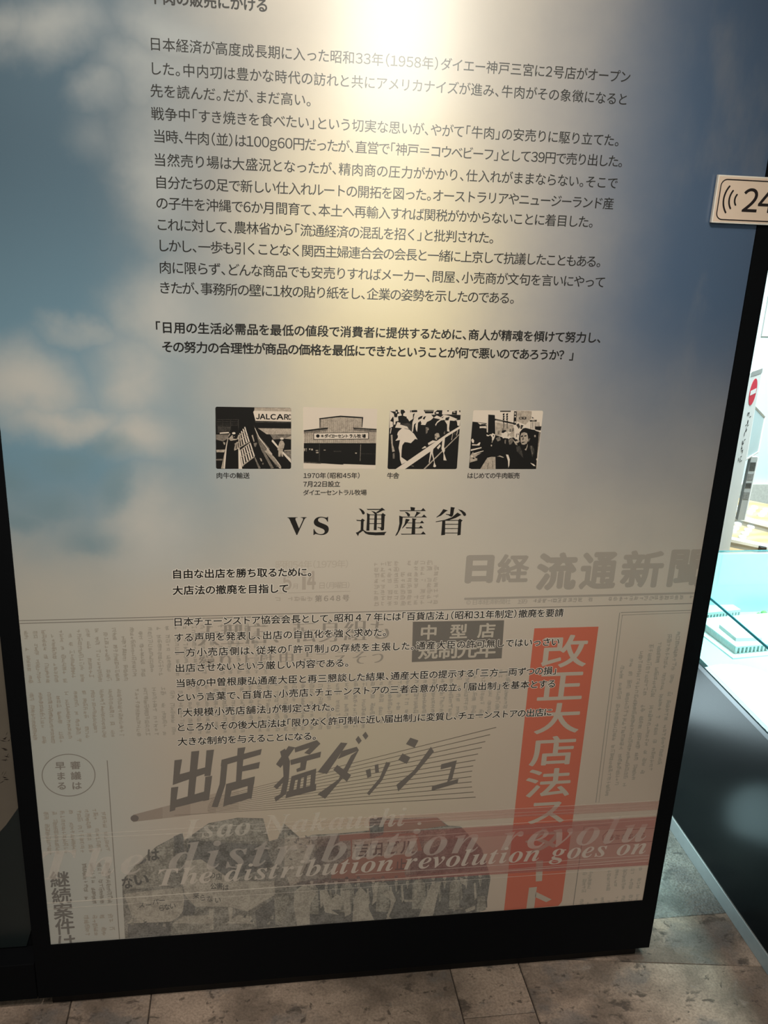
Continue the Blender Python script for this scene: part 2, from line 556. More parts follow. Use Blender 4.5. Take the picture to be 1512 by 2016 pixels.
def build_floor():
    mb = MB(); rng = random.Random(4); tones = []
    mb.poly([(-3, -3.5, -0.004), (4.5, -3.5, -0.004), (4.5, 4, -0.004), (-3, 4, -0.004)], GROUT); tones.append(0)

    def tile(x0, y0, x1, y1, m):
        g = 0.0007
        k = len(mb.f)
        b = 0.0012
        a = [(x0 + g, y0 + g), (x1 - g, y0 + g), (x1 - g, y1 - g), (x0 + g, y1 - g)]
        c = [(x0 + g + b, y0 + g + b), (x1 - g - b, y0 + g + b), (x1 - g - b, y1 - g - b), (x0 + g + b, y1 - g - b)]
        mb.poly([(x, y, 0) for x, y in c], m)
        for i in range(4):
            j = (i + 1) % 4
            mb.poly([(*a[i], -0.0022), (*a[j], -0.0022), (*c[j], 0), (*c[i], 0)], m)
        t = rng.random(); tones.extend([t] * (len(mb.f) - k))
    def tile_poly(pts, m):
        k = len(mb.f); cx = sum(p[0] for p in pts) / len(pts); cy = sum(p[1] for p in pts) / len(pts)
        def shrink(d):
            return [(x + (cx - x) / math.hypot(cx - x, cy - y) * d, y + (cy - y) / math.hypot(cx - x, cy - y) * d) for x, y in pts]
        a, c = shrink(0.0012), shrink(0.003)
        mb.poly([(x, y, 0) for x, y in c], m)
        for i in range(len(pts)):
            j = (i + 1) % len(pts)
            mb.poly([(*a[i], -0.0022), (*a[j], -0.0022), (*c[j], 0), (*c[i], 0)], m)
        t = rng.random(); tones.extend([t] * (len(mb.f) - k))
    rows = [(-0.11, 0.105), (-0.42, -0.11), (-0.9, -0.42), (-1.5, -0.9), (-2.2, -1.5), (-2.9, -2.2)]
    for ri, (y0, y1) in enumerate(rows):
        if ri == 0:
            for x0, x1, ya, yb in ((0.197, 0.347, y0, 0.105), (-0.42, 0.197, -0.42, 0.105), (-0.575, -0.42, y0, 0.105),
                                   (-1.1, -0.575, -0.32, 0.105), (-1.9, -1.1, -0.32, 0.105), ):
                tile(x0, ya, x1, yb, FLOOR_FRONT)
            tile_poly([(0.347, -0.352), (1.25, -0.352), (1.25, -0.105), (0.63, -0.014), (0.347, 0.028)], FLOOR_FRONT)
            tile_poly([(0.347, 0.028), (0.63, -0.014), (1.25, -0.105), (1.25, 0.105), (0.347, 0.105)], FLOOR_FRONT)
            tile(0.197, -0.42, 0.347, -0.11, FLOOR_FRONT); tile(-0.575, -0.42, -0.42, -0.11, FLOOR_FRONT)
            tile(0.347, -0.42, 1.25, -0.352, FLOOR_FRONT); tile(-1.9, -0.42, -0.575, -0.32, FLOOR_FRONT)
        elif ri >= 2:
            x = -2.9
            while x < 2.5:
                w = rng.choice((0.35, 0.5, 0.62)); tile(x, y0, x + w, y1, FLOOR_FRONT); x += w
    y = 0.105
    while y < 3.4:
        h = 0.6
        x = -2.6
        while x < 4.0:
            tile(x, y, x + 0.9, y + h, FLOOR_BACK); x += 0.9
        y += h
    o = mb.build('floor')
    at = o.data.attributes.new('tone', 'FLOAT_VECTOR', 'FACE')
    for i, t in enumerate(tones): at.data[i].vector = (t, t * 3.1 % 1, 0)
    struct(o, 'brown mottled stone tile floor with dark joints', 'floor')


build_floor()

# white alcove behind the display case
AW = 2.75
mb = MB(); mb.box((1.30, AW, 0.0), (4.2, AW + 0.08, 2.9), plain('white_plaster', (0.70, 0.86, 0.88), 0.7, grain=0.01))
struct(mb.build('wall_back'), 'bright white plaster wall of the lit alcove', 'wall')
M_SKIRT = plain('pale_terrazzo', (0.60, 0.60, 0.55), 0.6, grain=0.12, gscale=90)
mb = MB(); mb.box((1.5, AW - 0.03, 0.0), (4.1, AW, 0.23), M_SKIRT)
struct(mb.build('baseboard_back', bevel=0.004), 'pale terrazzo skirting along the foot of the white wall', 'baseboard')

# ------------------------------------------------------------------ the information panel
SHEET_Z0, SHEET_Z1 = 0.1575, 2.30
panel = thing('information_panel', 'tall black-framed panel printed with blue sky, Japanese text and newspaper cuttings', 'panel', (0, 0.05, 0))
mb = MB()
FX, FB, FT = 0.632, 0.030, 2.36
fy0, fy1 = -0.003, 0.0
for a, b in (((-FX, fy0, FB), (-0.6, 0.10, FT)), ((0.6, fy0, FB), (FX, 0.10, FT)), ((-0.6, fy0, FB), (0.6, 0.10, SHEET_Z0)), ((-0.6, fy0, SHEET_Z1), (0.6, 0.10, FT))):
    mb.box(a, b, M_BLACK)
mb.box((-0.6, 0.004, SHEET_Z0), (0.6, 0.10, SHEET_Z1), M_BLACK)
frame = mb.build('frame', panel)
mb = MB(); mb.box((-0.61, 0.012, 0.0), (0.61, 0.09, 0.030), M_PLINTH)
mb.build('plinth', panel)
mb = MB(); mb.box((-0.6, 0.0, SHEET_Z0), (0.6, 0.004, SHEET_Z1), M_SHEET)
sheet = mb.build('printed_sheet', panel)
# the sheet's own origin is the panel's, so its object coordinates are offset by the panel's y only

# --- newspaper reproduction (lowest print layers) ---
NEWS = ink((0.28, 0.26, 0.225))
NEWS_D = ink((0.235, 0.215, 0.19))
NEWS_L = ink((0.36, 0.325, 0.275))
rng = random.Random(11)


def pseudo_cell(pr, x, z, s, m):
    """An illegibly small character: a few short strokes."""
    h = s * 0.90
    kind = rng.random()
    if kind < 0.08: return
    t = s * 0.15
    n = rng.choice((3, 3, 4, 4)) if kind > 0.4 else rng.choice((1, 2))
    for i in range(n):
        zz = z - h * (i + 0.5) / n - rng.uniform(-.05, .05) * s
        a = x + rng.uniform(0, .25) * s; b = x + rng.uniform(.6, .92) * s
        sl = rng.uniform(-.08, .08) * s
        pr.pz([(a, zz - t / 2), (b, zz - t / 2 + sl), (b, zz + t / 2 + sl), (a, zz + t / 2)], m, 0.0000015 * i)
    for i in range(rng.choice((1, 2, 2))):
        xx = x + rng.uniform(.1, .85) * s; za = z - rng.uniform(0, .3) * s; zb = z - rng.uniform(.6, .88) * s
        sl = rng.uniform(-.12, .12) * s
        pr.pz([(xx, za), (xx + t, za), (xx + t + sl, zb), (xx + sl, zb)], m, 0.000007 + 0.0000015 * i)


def column(pr, top, bottom, wpx, m, gap=0.07):
    (x0, z0), (x1, z1) = P(*top), P(*bottom)
    s = P(top[0] + wpx, top[1])[0] - x0
    q = s * 0.90; n = max(1, int((z0 - z1) / q))
    for i in range(n):
        if rng.random() < gap: continue
        f = i / n
        pseudo_cell(pr, x0 + (x1 - x0) * f - s / 2, z0 - i * q, s, m)


def lerp(a, b, t): return (a[0] + (b[0] - a[0]) * t, a[1] + (b[1] - a[1]) * t)


def columns(name, tl, tr, bl, br, n, wpx, m, skip=()):
    pr = Print()
    for i in range(n):
        if i in skip: continue
        t = i / (n - 1)
        column(pr, lerp(tl, tr, t), lerp(bl, br, t), wpx, m)
    o = pr.build(name, sheet, clip=True)
    return o


columns('article_column_block', (51, 1242), (520, 1226), (61, 1348), (523, 1330), 28, 10.5, NEWS_L, skip=())
columns('article_column_block', (62, 1364), (890, 1326), (71, 1466), (885, 1425), 49, 10.5, NEWS_L, skip=(11,))
columns('article_column_block', (905, 1322), (1002, 1318), (900, 1422), (992, 1414), 7, 10.5, NEWS_L)
columns('article_column_block', (90, 1598), (203, 1590), (99, 1690), (213, 1680), 8, 11, NEWS_L)
columns('article_column_block', (166, 1700), (211, 1698), (171, 1784), (217, 1780), 4, 11.5, NEWS)
columns('article_column_block', (170, 1802), (217, 1799), (174, 1850), (222, 1846), 4, 12, NEWS_L)
pr = Print()
for i in range(7):
    t = i / 6
    column(pr, lerp((1226, 1310), (1339, 1226), t), lerp((1195, 1570), (1298, 1508), t), 10, NEWS_L)
pr.build('article_column_block', sheet, clip=True)
columns('article_column_block', (1152, 1716), (1163, 1715), (1149, 1758), (1159, 1757), 2, 9, NEWS_L)
columns('article_column_block', (1200, 1712), (1262, 1707), (1197, 1755), (1256, 1750), 5, 9, NEWS_L)
columns('article_column_block', (1146, 1770), (1256, 1760), (1143, 1787), (1252, 1778), 9, 9, NEWS_L)

# rules and boxes
pr = Print()
pr.line((36, 1222), (1383, 1187.5), 1.6, NEWS_D); pr.line((37, 1227.5), (560, 1213), 1.6, NEWS_D)
pr.line((211, 1497), (235.5, 1852), 1.8, NEWS_D)
pr.line((1222, 1206), (1386, 1200.5), 1.4, NEWS); pr.line((1224, 1211), (1386, 1205), 1.0, NEWS)
pr.line((1220, 1206), (1173, 1580), 1.4, NEWS); pr.line((1225, 1211), (1179, 1580), 1.0, NEWS)
pr.line((1150, 1627), (1128.5, 1783), 1.6, NEWS_D); pr.line((1150, 1627), (1200, 1624), 1.4, NEWS)
pr.build('newspaper_rule', sheet, clip=True)

# masthead
pr = Print(); MAST = ink((0.365, 0.325, 0.28))
for ch, l, t, r, b, of in (('日', 914, 1093, 972, 1149, 0.055), ('経', 976, 1091, 1042, 1148, 0.032), ('流', 1052, 1088, 1136, 1163, 0.042),
                           ('通', 1138, 1087, 1215, 1161, 0.036), ('新', 1218, 1084, 1306, 1158, 0.034), ('聞', 1311, 1082, 1392, 1156, 0.034)):
    char_box(pr, ch, l, t, r, b, of, MAST)
pr.line((914, 1179), (1390, 1167), 4.2, MAST)
text_line(pr, '©日本経済新聞社', (924, 1186), (1000, 1184), 12, 0.0, MAST)
text_line(pr, '1979', (1022, 1184.5), (1035, 1184), 12, 0.0, MAST)
for i in range(32):
    x = 1048 + i * 10; y = 1179 - i * 0.27
    x0, z0 = P(x, y); pseudo_cell(pr, x0, z0, P(x + 10, y)[0] - x0, MAST)
pr.build('newspaper_masthead', sheet, clip=True)

# date lines and the illegible address block
pr = Print(); DATE = ink((0.43, 0.37, 0.31))
text_line(pr, '昭和54年（1979年）', (551, 1112), (684, 1110), 19, 0.0, ink((0.47, 0.41, 0.34)))
char_box(pr, '5', 556, 1131, 574, 1162, 0.03, DATE)
pr.px([(595, 1124), (602, 1124), (602, 1161), (594.5, 1161), (595, 1132)], DATE)
char_box(pr, '4', 604, 1124, 622, 1161, 0.04, DATE)
text_line(pr, '月', (582, 1154), (582, 1154), 13, 0.0, DATE)
text_line(pr, '日（月曜日）', (634, 1153), (687, 1151), 15, 0.0, DATE)
text_line(pr, '第648号', (627, 1178.5), (681, 1177), 15, 0.012, ink((0.30, 0.26, 0.22)))
for i in range(6):
    x = 541 + i * 12.5; x0, z0 = P(x, 1174); pseudo_cell(pr, x0, z0, P(x + 12, 1174)[0] - x0, DATE)
pr.line((541, 1168), (690, 1164), 1.0, DATE)
for r in range(8):
    for i in range(10 if r else 9):
        x = 736 + i * 13; y = 1106 + r * 11.2 - i * 0.4
        x0, z0 = P(x, y); pseudo_cell(pr, x0, z0, P(x + 11, y)[0] - x0, DATE)
pr.build('newspaper_date_lines', sheet)

# mincho headline behind the text
pr = Print(); HL = ink((0.30, 0.265, 0.225))
for ch, x, y in (('大', 410, 1251), ('型', 457, 1249), ('店', 506, 1247), ('、', 556, 1246), ('転', 599, 1244), ('身', 650, 1243), ('組', 700, 1241), ('も', 748, 1239)):
    char_at(pr, ch, x, y, 47, 46, 0, HL, True)
for ch, x, y in (('繰', 407, 1302), ('り', 444, 1301), ('上', 486, 1299), ('げ', 526, 1298), ('申', 564, 1297), ('請', 599, 1297), ('こ', 632, 1296), ('え', 671, 1295), ('そ', 708, 1294), ('う', 744, 1292)):
    char_at(pr, ch, x, y, 33, 31, 0, HL, True)
pr.build('newspaper_headline', sheet)

# grey headline block
pr = Print()
pr.px([(812.8, 1224), (992.5, 1221), (987.5, 1296), (810.7, 1303.5)], ink((0.17, 0.155, 0.14), 0.72))
LT = ink((0.47, 0.415, 0.345))
for ch, x, y in (('中', 844, 1244.5), ('型', 903, 1243), ('店', 958, 1241)): char_at(pr, ch, x, y, 36, 30, 0.024, LT, lift=0.00003)
for ch, x, y in (('規', 843, 1281), ('制', 882, 1280), ('元', 920, 1279), ('年', 957, 1278)): char_at(pr, ch, x, y, 40, 34, 0.024, LT, lift=0.00003)
pr.build('grey_headline_block', sheet)

# oval heading
pr = Print(); ov = NEWS_D
N = 56; ring = []
for i in range(N):
    a0, a1 = 6.28319 * i / N, 6.28319 * (i + 1) / N
    pr.px([(135 + 53 * math.cos(a0), 1526 + 42 * math.sin(a0)), (135 + 53 * math.cos(a1), 1526 + 42 * math.sin(a1)),
           (135 + 51.2 * math.cos(a1), 1526 + 40.4 * math.sin(a1)), (135 + 51.2 * math.cos(a0), 1526 + 40.4 * math.sin(a0))], ov)
for ch, x, y in (('審', 148.5, 1506.5), ('議', 149.5, 1527), ('は', 151, 1546.5), ('早', 118.5, 1507.5), ('ま', 120, 1527.5), ('る', 121.5, 1547)):
    char_at(pr, ch, x, y, 21, 16.5, 0.022, ov)
pr.build('oval_heading', sheet)

# large brush-serif heading at lower left
pr = Print()
for ch, x, y in (('継', 117.5, 1731), ('続', 121, 1763), ('案', 124.5, 1794), ('件', 128, 1824), ('は', 131, 1855)):
    char_at(pr, ch, x, y, 40, 33, 0.02, ink((0.165, 0.16, 0.15)))
pr.build('side_heading', sheet, clip=True)

# red banner
pr = Print()
bx0 = P(1052, 1237)[0]; bz1 = P(1052, 1237)[1]; bx1 = P(1178.3, 1233.8)[0]
RED = ink((0.58, 0.145, 0.09), 0.94)
r_ = 0.010; zb = SHEET_Z0 + 0.004
pr.pz([(bx0, bz1), (bx1, bz1), (bx1, zb + r_), (bx1 - 0.002, zb + 0.004), (bx1 - r_ * 0.7, zb - 0.0025), (bx0, SHEET_Z0)], RED)
BT = ink((0.475, 0.405, 0.335))
for ch, x, y, wd, h in (('改', 1111, 1282, 94, 66), ('正', 1104, 1350, 94, 64), ('大', 1098, 1414, 92, 62), ('店', 1089, 1478, 92, 60),
                        ('法', 1080, 1541, 94, 58), ('ス', 1077, 1598, 84, 54), ('タ', 1070, 1655, 84, 54)):
    char_at(pr, ch, x, y, wd, h, 0.016, BT, lift=0.00003)
o3 = (900, 1440, 3.024)
pr.px([(470, 770), (512, 768), (505, 890), (468, 893)], BT, o3, 0.00003)
pr.px([(428, 930), (475, 925), (457, 1057), (411, 1061)], BT, o3, 0.00003)
pr.px([(470, 955), (562, 1000), (530, 1016), (464, 986)], BT, o3, 0.00003)
pr.build('red_banner', sheet, clip=True)

# slanted dash headline with speed lines
pr = Print(); DI = ink((0.16, 0.142, 0.128)); LI = ink((0.17, 0.145, 0.12), 0.75)
oa = (300, 1420, 4.2); ob = (640, 1420, 4.2)
for ex, ey in ((1415, 50), (1365, 110), (1325, 167), (1297, 217), (1265, 270), (1243, 321), (1225, 368), (1217, 411), (1210, 457), (1212, 500), (1215, 542), (1228, 585), (1245, 627)):
    X, Y = 640 + ex / 4.2, 1420 + ey / 4.2
    t = 0.12 if ey in (50, 627) else 0.22
    pr.line((262 + (X - 262) * t, 1610 + (Y - 1610) * t), (X, Y), 0.5, LI, 1.5)
for xa, xb, al in ((262, 320, 0.34), (320, 375, 0.25), (375, 425, 0.16), (425, 470, 0.08)):
    ya, yb = 1604 - (xa - 262) * 0.262, 1604 - (xb - 262) * 0.262
    pr.px([(xa, ya), (xb, yb), (xb, 1618 - (xb - 262) * 0.115), (xa, 1618 - (xa - 262) * 0.115)], ink((0.30, 0.20, 0.16), al))
pr.ellipse((265, 1611), 8, 6.5, ink((0.16, 0.14, 0.13)), lift=0.00003)
cu = [[(183, 322), (246, 314), (226, 440), (212, 512), (168, 527)], [(322, 250), (388, 243), (345, 640), (288, 660)],
      [(447, 240), (510, 234), (480, 450), (430, 455)], [(180, 450), (445, 378), (440, 432), (168, 527)],
      [(155, 548), (215, 540), (188, 735), (143, 748)], [(438, 460), (495, 450), (468, 650), (420, 660)],
      [(190, 650), (430, 580), (425, 655), (185, 715)],
      [(705, 222), (770, 213), (752, 290), (700, 300)], [(572, 318), (905, 228), (895, 275), (565, 372)],
      [(572, 330), (622, 345), (605, 520), (540, 710), (490, 708), (555, 520)], [(702, 290), (755, 285), (735, 500), (690, 510)],
      [(742, 372), (890, 335), (880, 388), (742, 415)], [(610, 518), (848, 455), (840, 520), (652, 575)],
      [(610, 518), (662, 545), (640, 640), (585, 705)], [(790, 500), (846, 470), (820, 640), (782, 640)], [(640, 625), (790, 585), (800, 640), (585, 705)],
      [(1125, 205), (1180, 215), (1060, 385), (1022, 355)], [(1055, 250), (1097, 225), (1138, 330), (1128, 480), (1105, 600), (1020, 665), (1008, 630), (1058, 600), (1085, 480), (1078, 340)],
      [(1085, 455), (1105, 480), (1030, 562), (1002, 540)],
      [(1175, 218), (1360, 155), (1390, 185), (1300, 275), (1255, 262), (1300, 220), (1180, 258)], [(1140, 320), (1395, 250), (1388, 297), (1145, 362)],
      [(1228, 300), (1285, 285), (1265, 400), (1195, 420), (1190, 395), (1222, 380)],
      [(1150, 455), (1355, 390), (1350, 430), (1150, 495)], [(1150, 455), (1185, 470), (1160, 600), (1120, 610)], [(1205, 470), (1232, 462), (1215, 580), (1185, 590)],
      [(1255, 455), (1280, 448), (1268, 560), (1242, 570)], [(1312, 430), (1355, 395), (1340, 560), (1300, 565)], [(1110, 580), (1355, 520), (1352, 572), (1100, 636)]]
for i, q in enumerate(cu): pr.px(q, DI, oa, 0.00003 + 0.000002 * i)
cu = [[(130, 175), (185, 180), (15, 435), (-62, 420)], [(140, 245), (262, 210), (280, 240), (105, 312)], [(215, 282), (280, 235), (180, 430), (0, 640), (-62, 602), (110, 480)],
      [(100, 360), (215, 445), (180, 500), (68, 400)], [(275, 120), (303, 160), (278, 190), (252, 150)], [(335, 85), (358, 122), (335, 152), (308, 115)],
      [(335, 405), (375, 390), (383, 455), (350, 468)], [(410, 360), (440, 352), (446, 420), (415, 430)], [(505, 335), (540, 345), (470, 490), (365, 612), (345, 595), (450, 470)],
      [(705, 135), (772, 158), (740, 218), (668, 188)], [(640, 265), (706, 298), (675, 352), (605, 318)], [(875, 210), (900, 250), (760, 420), (605, 580), (590, 525), (730, 410)],
      [(960, 355), (1090, 322), (1050, 482), (1008, 505), (1045, 375), (955, 398)], [(885, 535), (1103, 475), (1095, 512), (880, 574)]]
for i, q in enumerate(cu): pr.px(q, DI, ob, 0.00009 + 0.000002 * i)
pr.build('dash_headline', sheet)

# crowd picture from the newspaper
pr = Print()
za = (230, 1580, 4.2); zb_ = (560, 1560, 3.6)
BASE = photo_ink((0.235, 0.225, 0.20), 0.38); MID = photo_ink((0.285, 0.27, 0.235), 0.34); DRK = photo_ink((0.165, 0.162, 0.152), 0.34); LGT = photo_ink((0.375, 0.345, 0.295), 0.22); PNK = ink((0.40, 0.24, 0.195), 0.75)


def zpx(o, pts): return [(o[0] + x / o[2], o[1] + y / o[2]) for x, y in pts]


out = zpx(za, [(45, 700), (48, 640), (150, 520), (330, 360), (540, 250), (560, 310), (760, 170), (1000, 125), (1210, 130), (1260, 320), (1330, 300), (1380, 170)])
out += zpx(zb_, [(120, 330), (200, 300), (390, 290), (600, 270), (600, 190), (1080, 175), (1160, 235), (1250, 240), (1400, 400), (1460, 600), (1440, 720), (1380, 860)])
zbot = SHEET_Z0 + 0.001
pts = [P(*q) for q in out]
pts += [(P(*zpx(zb_, [(1350, 870)])[0])[0], zbot), (P(246, 1845)[0], zbot)]
pr.pz(pts, BASE)
li = [0.00002]
def C(o, pts, m):
    li[0] += 0.0000010; pr.px(pts, m, o, li[0])
C(za, [(50, 640), (150, 520), (330, 370), (460, 300), (470, 480), (350, 700), (60, 720)], MID)
C(za, [(150, 540), (240, 450), (240, 490), (170, 520)], DRK); C(za, [(470, 280), (545, 250), (560, 420), (480, 420)], DRK)
C(za, [(640, 290), (760, 175), (1000, 130), (1210, 135), (1250, 320), (760, 310)], MID)
C(za, [(600, 310), (1230, 350), (1290, 520), (1000, 620), (740, 560), (560, 470)], DRK)
C(za, [(60, 755), (200, 735), (540, 700), (565, 870), (520, 935), (450, 985), (90, 1000), (130, 950)], LGT)
C(za, [(570, 480), (700, 470), (860, 580), (940, 640), (930, 860), (650, 860), (560, 760), (540, 640)], LGT)
C(za, [(930, 650), (1300, 650), (1310, 760), (1080, 900), (930, 860)], LGT)
C(za, [(90, 1000), (445, 985), (445, 1100), (95, 1118)], DRK); C(za, [(560, 800), (650, 860), (640, 930), (540, 930)], DRK)
C(za, [(460, 1000), (550, 940), (760, 930), (780, 1000)], LGT); C(za, [(900, 1000), (1000, 930), (1110, 940), (1140, 1000)], LGT)
C(za, [(460, 1000), (780, 1000), (770, 1070), (500, 1080)], MID); C(za, [(760, 880), (800, 880), (800, 1050), (770, 1050)], LGT)
C(za, [(920, 860), (960, 870), (950, 990), (930, 990)], LGT); C(za, [(1140, 900), (1300, 790), (1420, 790), (1340, 1020), (1160, 1040)], DRK)
C(za, [(1300, 770), (1430, 780), (1360, 1010), (1310, 1010)], MID)
C(zb_, [(0, 280), (110, 320), (190, 330), (200, 400), (100, 640), (40, 660), (0, 560)], LGT)
for k in range(16):
    x = rng.uniform(5, 180); y = rng.uniform(270, 480); a = rng.uniform(0, 3.1)
    dx, dy = 16 * math.cos(a), 16 * math.sin(a)
    C(zb_, [(x - dx, y - dy), (x + 6, y - 6), (x + dx, y + dy), (x - 5, y + 6)], DRK)
C(zb_, [(210, 430), (330, 310), (380, 300), (380, 420), (300, 480), (220, 560)], DRK); C(zb_, [(350, 420), (450, 400), (440, 470), (370, 480)], DRK)
C(zb_, [(390, 300), (600, 280), (600, 200), (1080, 178), (1150, 235), (710, 300), (940, 285), (980, 420), (850, 560), (860, 610), (330, 610), (340, 540), (470, 450), (470, 340), (390, 345)], PNK)
C(zb_, [(605, 185), (710, 175), (700, 300), (605, 330)], DRK)
C(zb_, [(480, 335), (930, 300), (950, 430), (480, 470)], LGT)
C(zb_, [(980, 290), (1150, 270), (1250, 245), (1400, 410), (1440, 560), (1160, 590), (890, 590), (900, 420), (990, 410)], DRK)
C(zb_, [(985, 295), (1140, 270), (1140, 360), (990, 410)], MID)
C(zb_, [(90, 640), (230, 610), (860, 620), (1440, 560), (1460, 610), (1430, 800), (1380, 850), (880, 900), (80, 945)], DRK)
for k in range(15):                                             # rows of standing people
    x = 200 + k * 84 + rng.uniform(-14, 14); y = 628 - k * 4 + rng.uniform(-8, 8); h = rng.uniform(0.85, 1.1)
    C(zb_, [(x - 44, y + 60), (x - 20, y + 32), (x + 20, y + 32), (x + 44, y + 60), (x + 50, y + 240), (x - 50, y + 240)], DRK if k % 3 else MID)
    C(zb_, [(x - 12, y + 4), (x, y - 6), (x + 12, y + 4), (x + 11, y + 22), (x, y + 32), (x - 11, y + 22)], LGT)
    C(zb_, [(x - 14, y), (x - 8, y - 12), (x + 8, y - 12), (x + 14, y), (x + 10, y + 6), (x - 10, y + 6)], DRK)
    C(zb_, [(x - 11, y + 36), (x + 11, y + 36), (x + 2, y + 100 * h), (x - 2, y + 100 * h)], LGT)
    C(zb_, [(x - 2, y + 44), (x + 3, y + 44), (x + 1, y + 88)], DRK)
    C(zb_, [(x - 46, y + 70), (x - 34, y + 64), (x - 24, y + 170), (x - 40, y + 190)], rng.choice((MID, LGT)))
C(zb_, [(70, 700), (140, 650), (230, 710), (180, 800), (180, 935), (90, 945), (65, 800)], LGT)
C(zb_, [(250, 700), (300, 685), (330, 760), (370, 720), (410, 740), (400, 830), (330, 830), (390, 870), (290, 850)], LGT)
C(zb_, [(400, 700), (460, 690), (470, 860), (430, 880)], LGT); C(zb_, [(500, 720), (540, 670), (590, 720), (600, 830), (640, 910), (480, 915), (490, 800)], LGT)
C(zb_, [(640, 640), (670, 630), (650, 770), (620, 800)], LGT); C(zb_, [(690, 710), (760, 690), (790, 760), (740, 880), (770, 900), (720, 900), (760, 770)], LGT)
C(zb_, [(1040, 650), (1110, 630), (1050, 880), (950, 880), (1000, 760)], LGT); C(zb_, [(850, 760), (950, 760), (950, 772), (850, 775)], LGT); C(zb_, [(920, 690), (940, 685), (935, 745), (920, 745)], LGT)
C(zb_, [(1240, 600), (1290, 620), (1280, 660), (1250, 640)], LGT); C(zb_, [(1370, 740), (1420, 730), (1430, 830), (1360, 850)], MID)
C(zb_, [(1280, 830), (1350, 800), (1350, 830), (1290, 850)], LGT)
for k in range(34):
    x = rng.uniform(190, 1350); y = rng.uniform(600, 860)
    s = rng.uniform(5, 14)
    C(zb_, [(x, y), (x + s, y - s * .6), (x + s * .8, y + s), (x - s * .3, y + s * .8)], rng.choice((MID, LGT, MID)))
for k in range(26):
    x = rng.uniform(90, 1280); y = rng.uniform(930, 1060)
    s = rng.uniform(8, 26)
    C(za, [(x, y), (x + s, y - s * .5), (x + s * .8, y + s), (x - s * .3, y + s * .8)], rng.choice((MID, DRK, MID)))
SGN = ink((0.12, 0.118, 0.112))
for ch, x, y, w_, h_ in (('は', 300, 430, 26, 26), ('な', 85, 660, 24, 26), ('い', 200, 635, 34, 26)):
    char_at(pr, ch, za[0] + x / 4.2, za[1] + y / 4.2, w_, h_, 0.03, SGN, lift=0.0003)
for ch, x, y in (('ス', 205, 845), ('ー', 262, 845), ('パ', 320, 820), ('ー', 375, 808), ('ら', 370, 870), ('な', 415, 862), ('い', 462, 852),
                 ('公', 800, 690), ('害', 850, 690), ('は', 900, 700), ('来', 655, 770), ('ら', 710, 785), ('な', 770, 795), ('い', 835, 805), ('の', 790, 600), ('店', 845, 610)):
    char_at(pr, ch, za[0] + x / 4.2, za[1] + y / 4.2, 13.5, 13.5, 0.012, SGN, lift=0.0003)
for ch, x, y, s in (('吉', 545, 405, 30), ('田', 650, 400, 29), ('ビ', 765, 390, 29), ('ル', 870, 385, 29), ('止', 825, 510, 24)):
    char_at(pr, ch, zb_[0] + x / 3.6, zb_[1] + y / 3.6, s, s, 0.016, SGN, lift=0.0003)
pr.build('crowd_picture', sheet, clip=True)
_depth[0] += 0.00034

pr = Print(); RL = ink((0.30, 0.20, 0.17), 0.8)
for a, b in (((1196, 1636), (1290, 1630)), ((1194, 1662), (1286, 1656)), ((1196, 1636), (1187, 1645)), ((1187, 1645), (1187, 1654)), ((1187, 1654), (1194, 1662))): pr.line(a, b, 1.4, RL)
for i in range(6):
    x = 1199 + i * 12.5; x0, z0 = P(x, 1644 - i * 0.8); pseudo_cell(pr, x0, z0, P(x + 12, 1643)[0] - x0, ink((0.30, 0.20, 0.17)))
pr.build('rounded_label', sheet, clip=True)

# colour bands and fine light rules of the slogan strip
def strip(pr, yl0, yr0, yl1, yr1, m, xl=250, xr=1292, lift=0.0):
    e = 36 / (xr - xl)
    pr.px([(xl, yl0), (xr + 36, yr0 + (yr0 - yl0) * e), (xr + 36, yr1 + (yr1 - yl1) * e), (xl, yl1)], m, lift=lift)
pr = Print()
B1 = band_material((0.62, 0.27, 0.24), 0.28); B2 = band_material((0.54, 0.18, 0.165), 0.43)
strip(pr, 1668, 1607, 1765, 1702, B2)
strip(pr, 1635, 1577, 1652, 1594, B1, lift=0.00002)
strip(pr, 1669, 1609, 1690, 1627, B1, lift=0.00004)
strip(pr, 1755, 1693, 1765, 1702, B1, lift=0.00004)
pr.build('tint_band', sheet, clip=True)
pr = Print(); FL = ink((0.92, 0.85, 0.75), 0.55); FL2 = ink((0.98, 0.90, 0.80), 0.34)
pr.line((93, 1778), (1276, 1695), 1.8, FL)
for a, b, m in (((82, 1647), (1292, 1576), FL2), ((93, 1790), (1276, 1707), FL2), ((500, 1630), (1292, 1584), FL2), ((500, 1636), (1292, 1590), FL2), ((560, 1650), (1292, 1603), FL2),
                ((700, 1655), (1288, 1613), FL2), ((84, 1653), (500, 1634), FL2), ((700, 1722), (1278, 1683), FL2), ((700, 1736), (1278, 1689), FL2)):
    pr.line(a, b, 1.1, m)
pr.build('fine_rule', sheet, clip=True)

# slogans
latin_line('faint_slogan_word', 'The distribution revolu', 84, 1732, 1281, 104, ink((0.90, 0.81, 0.73), 0.33))
latin_line('name_line_word', 'Isao Nakauchi .', 361, 1651, 832, 66, ink((0.90, 0.83, 0.73), 0.40))
latin_line('slogan_word', 'The distribution revolution goes on', 312, 1744, 1273, 60, ink((0.76, 0.68, 0.60), 0.68))

# --- the panel's own text ---
BK = ink(BLACK)
pr = Print(0.00004)
text_line(pr, '牛肉の販売にかける', (305, -6), (516, 10), 27, 0.026, BK)
pr.build('heading_text', sheet)

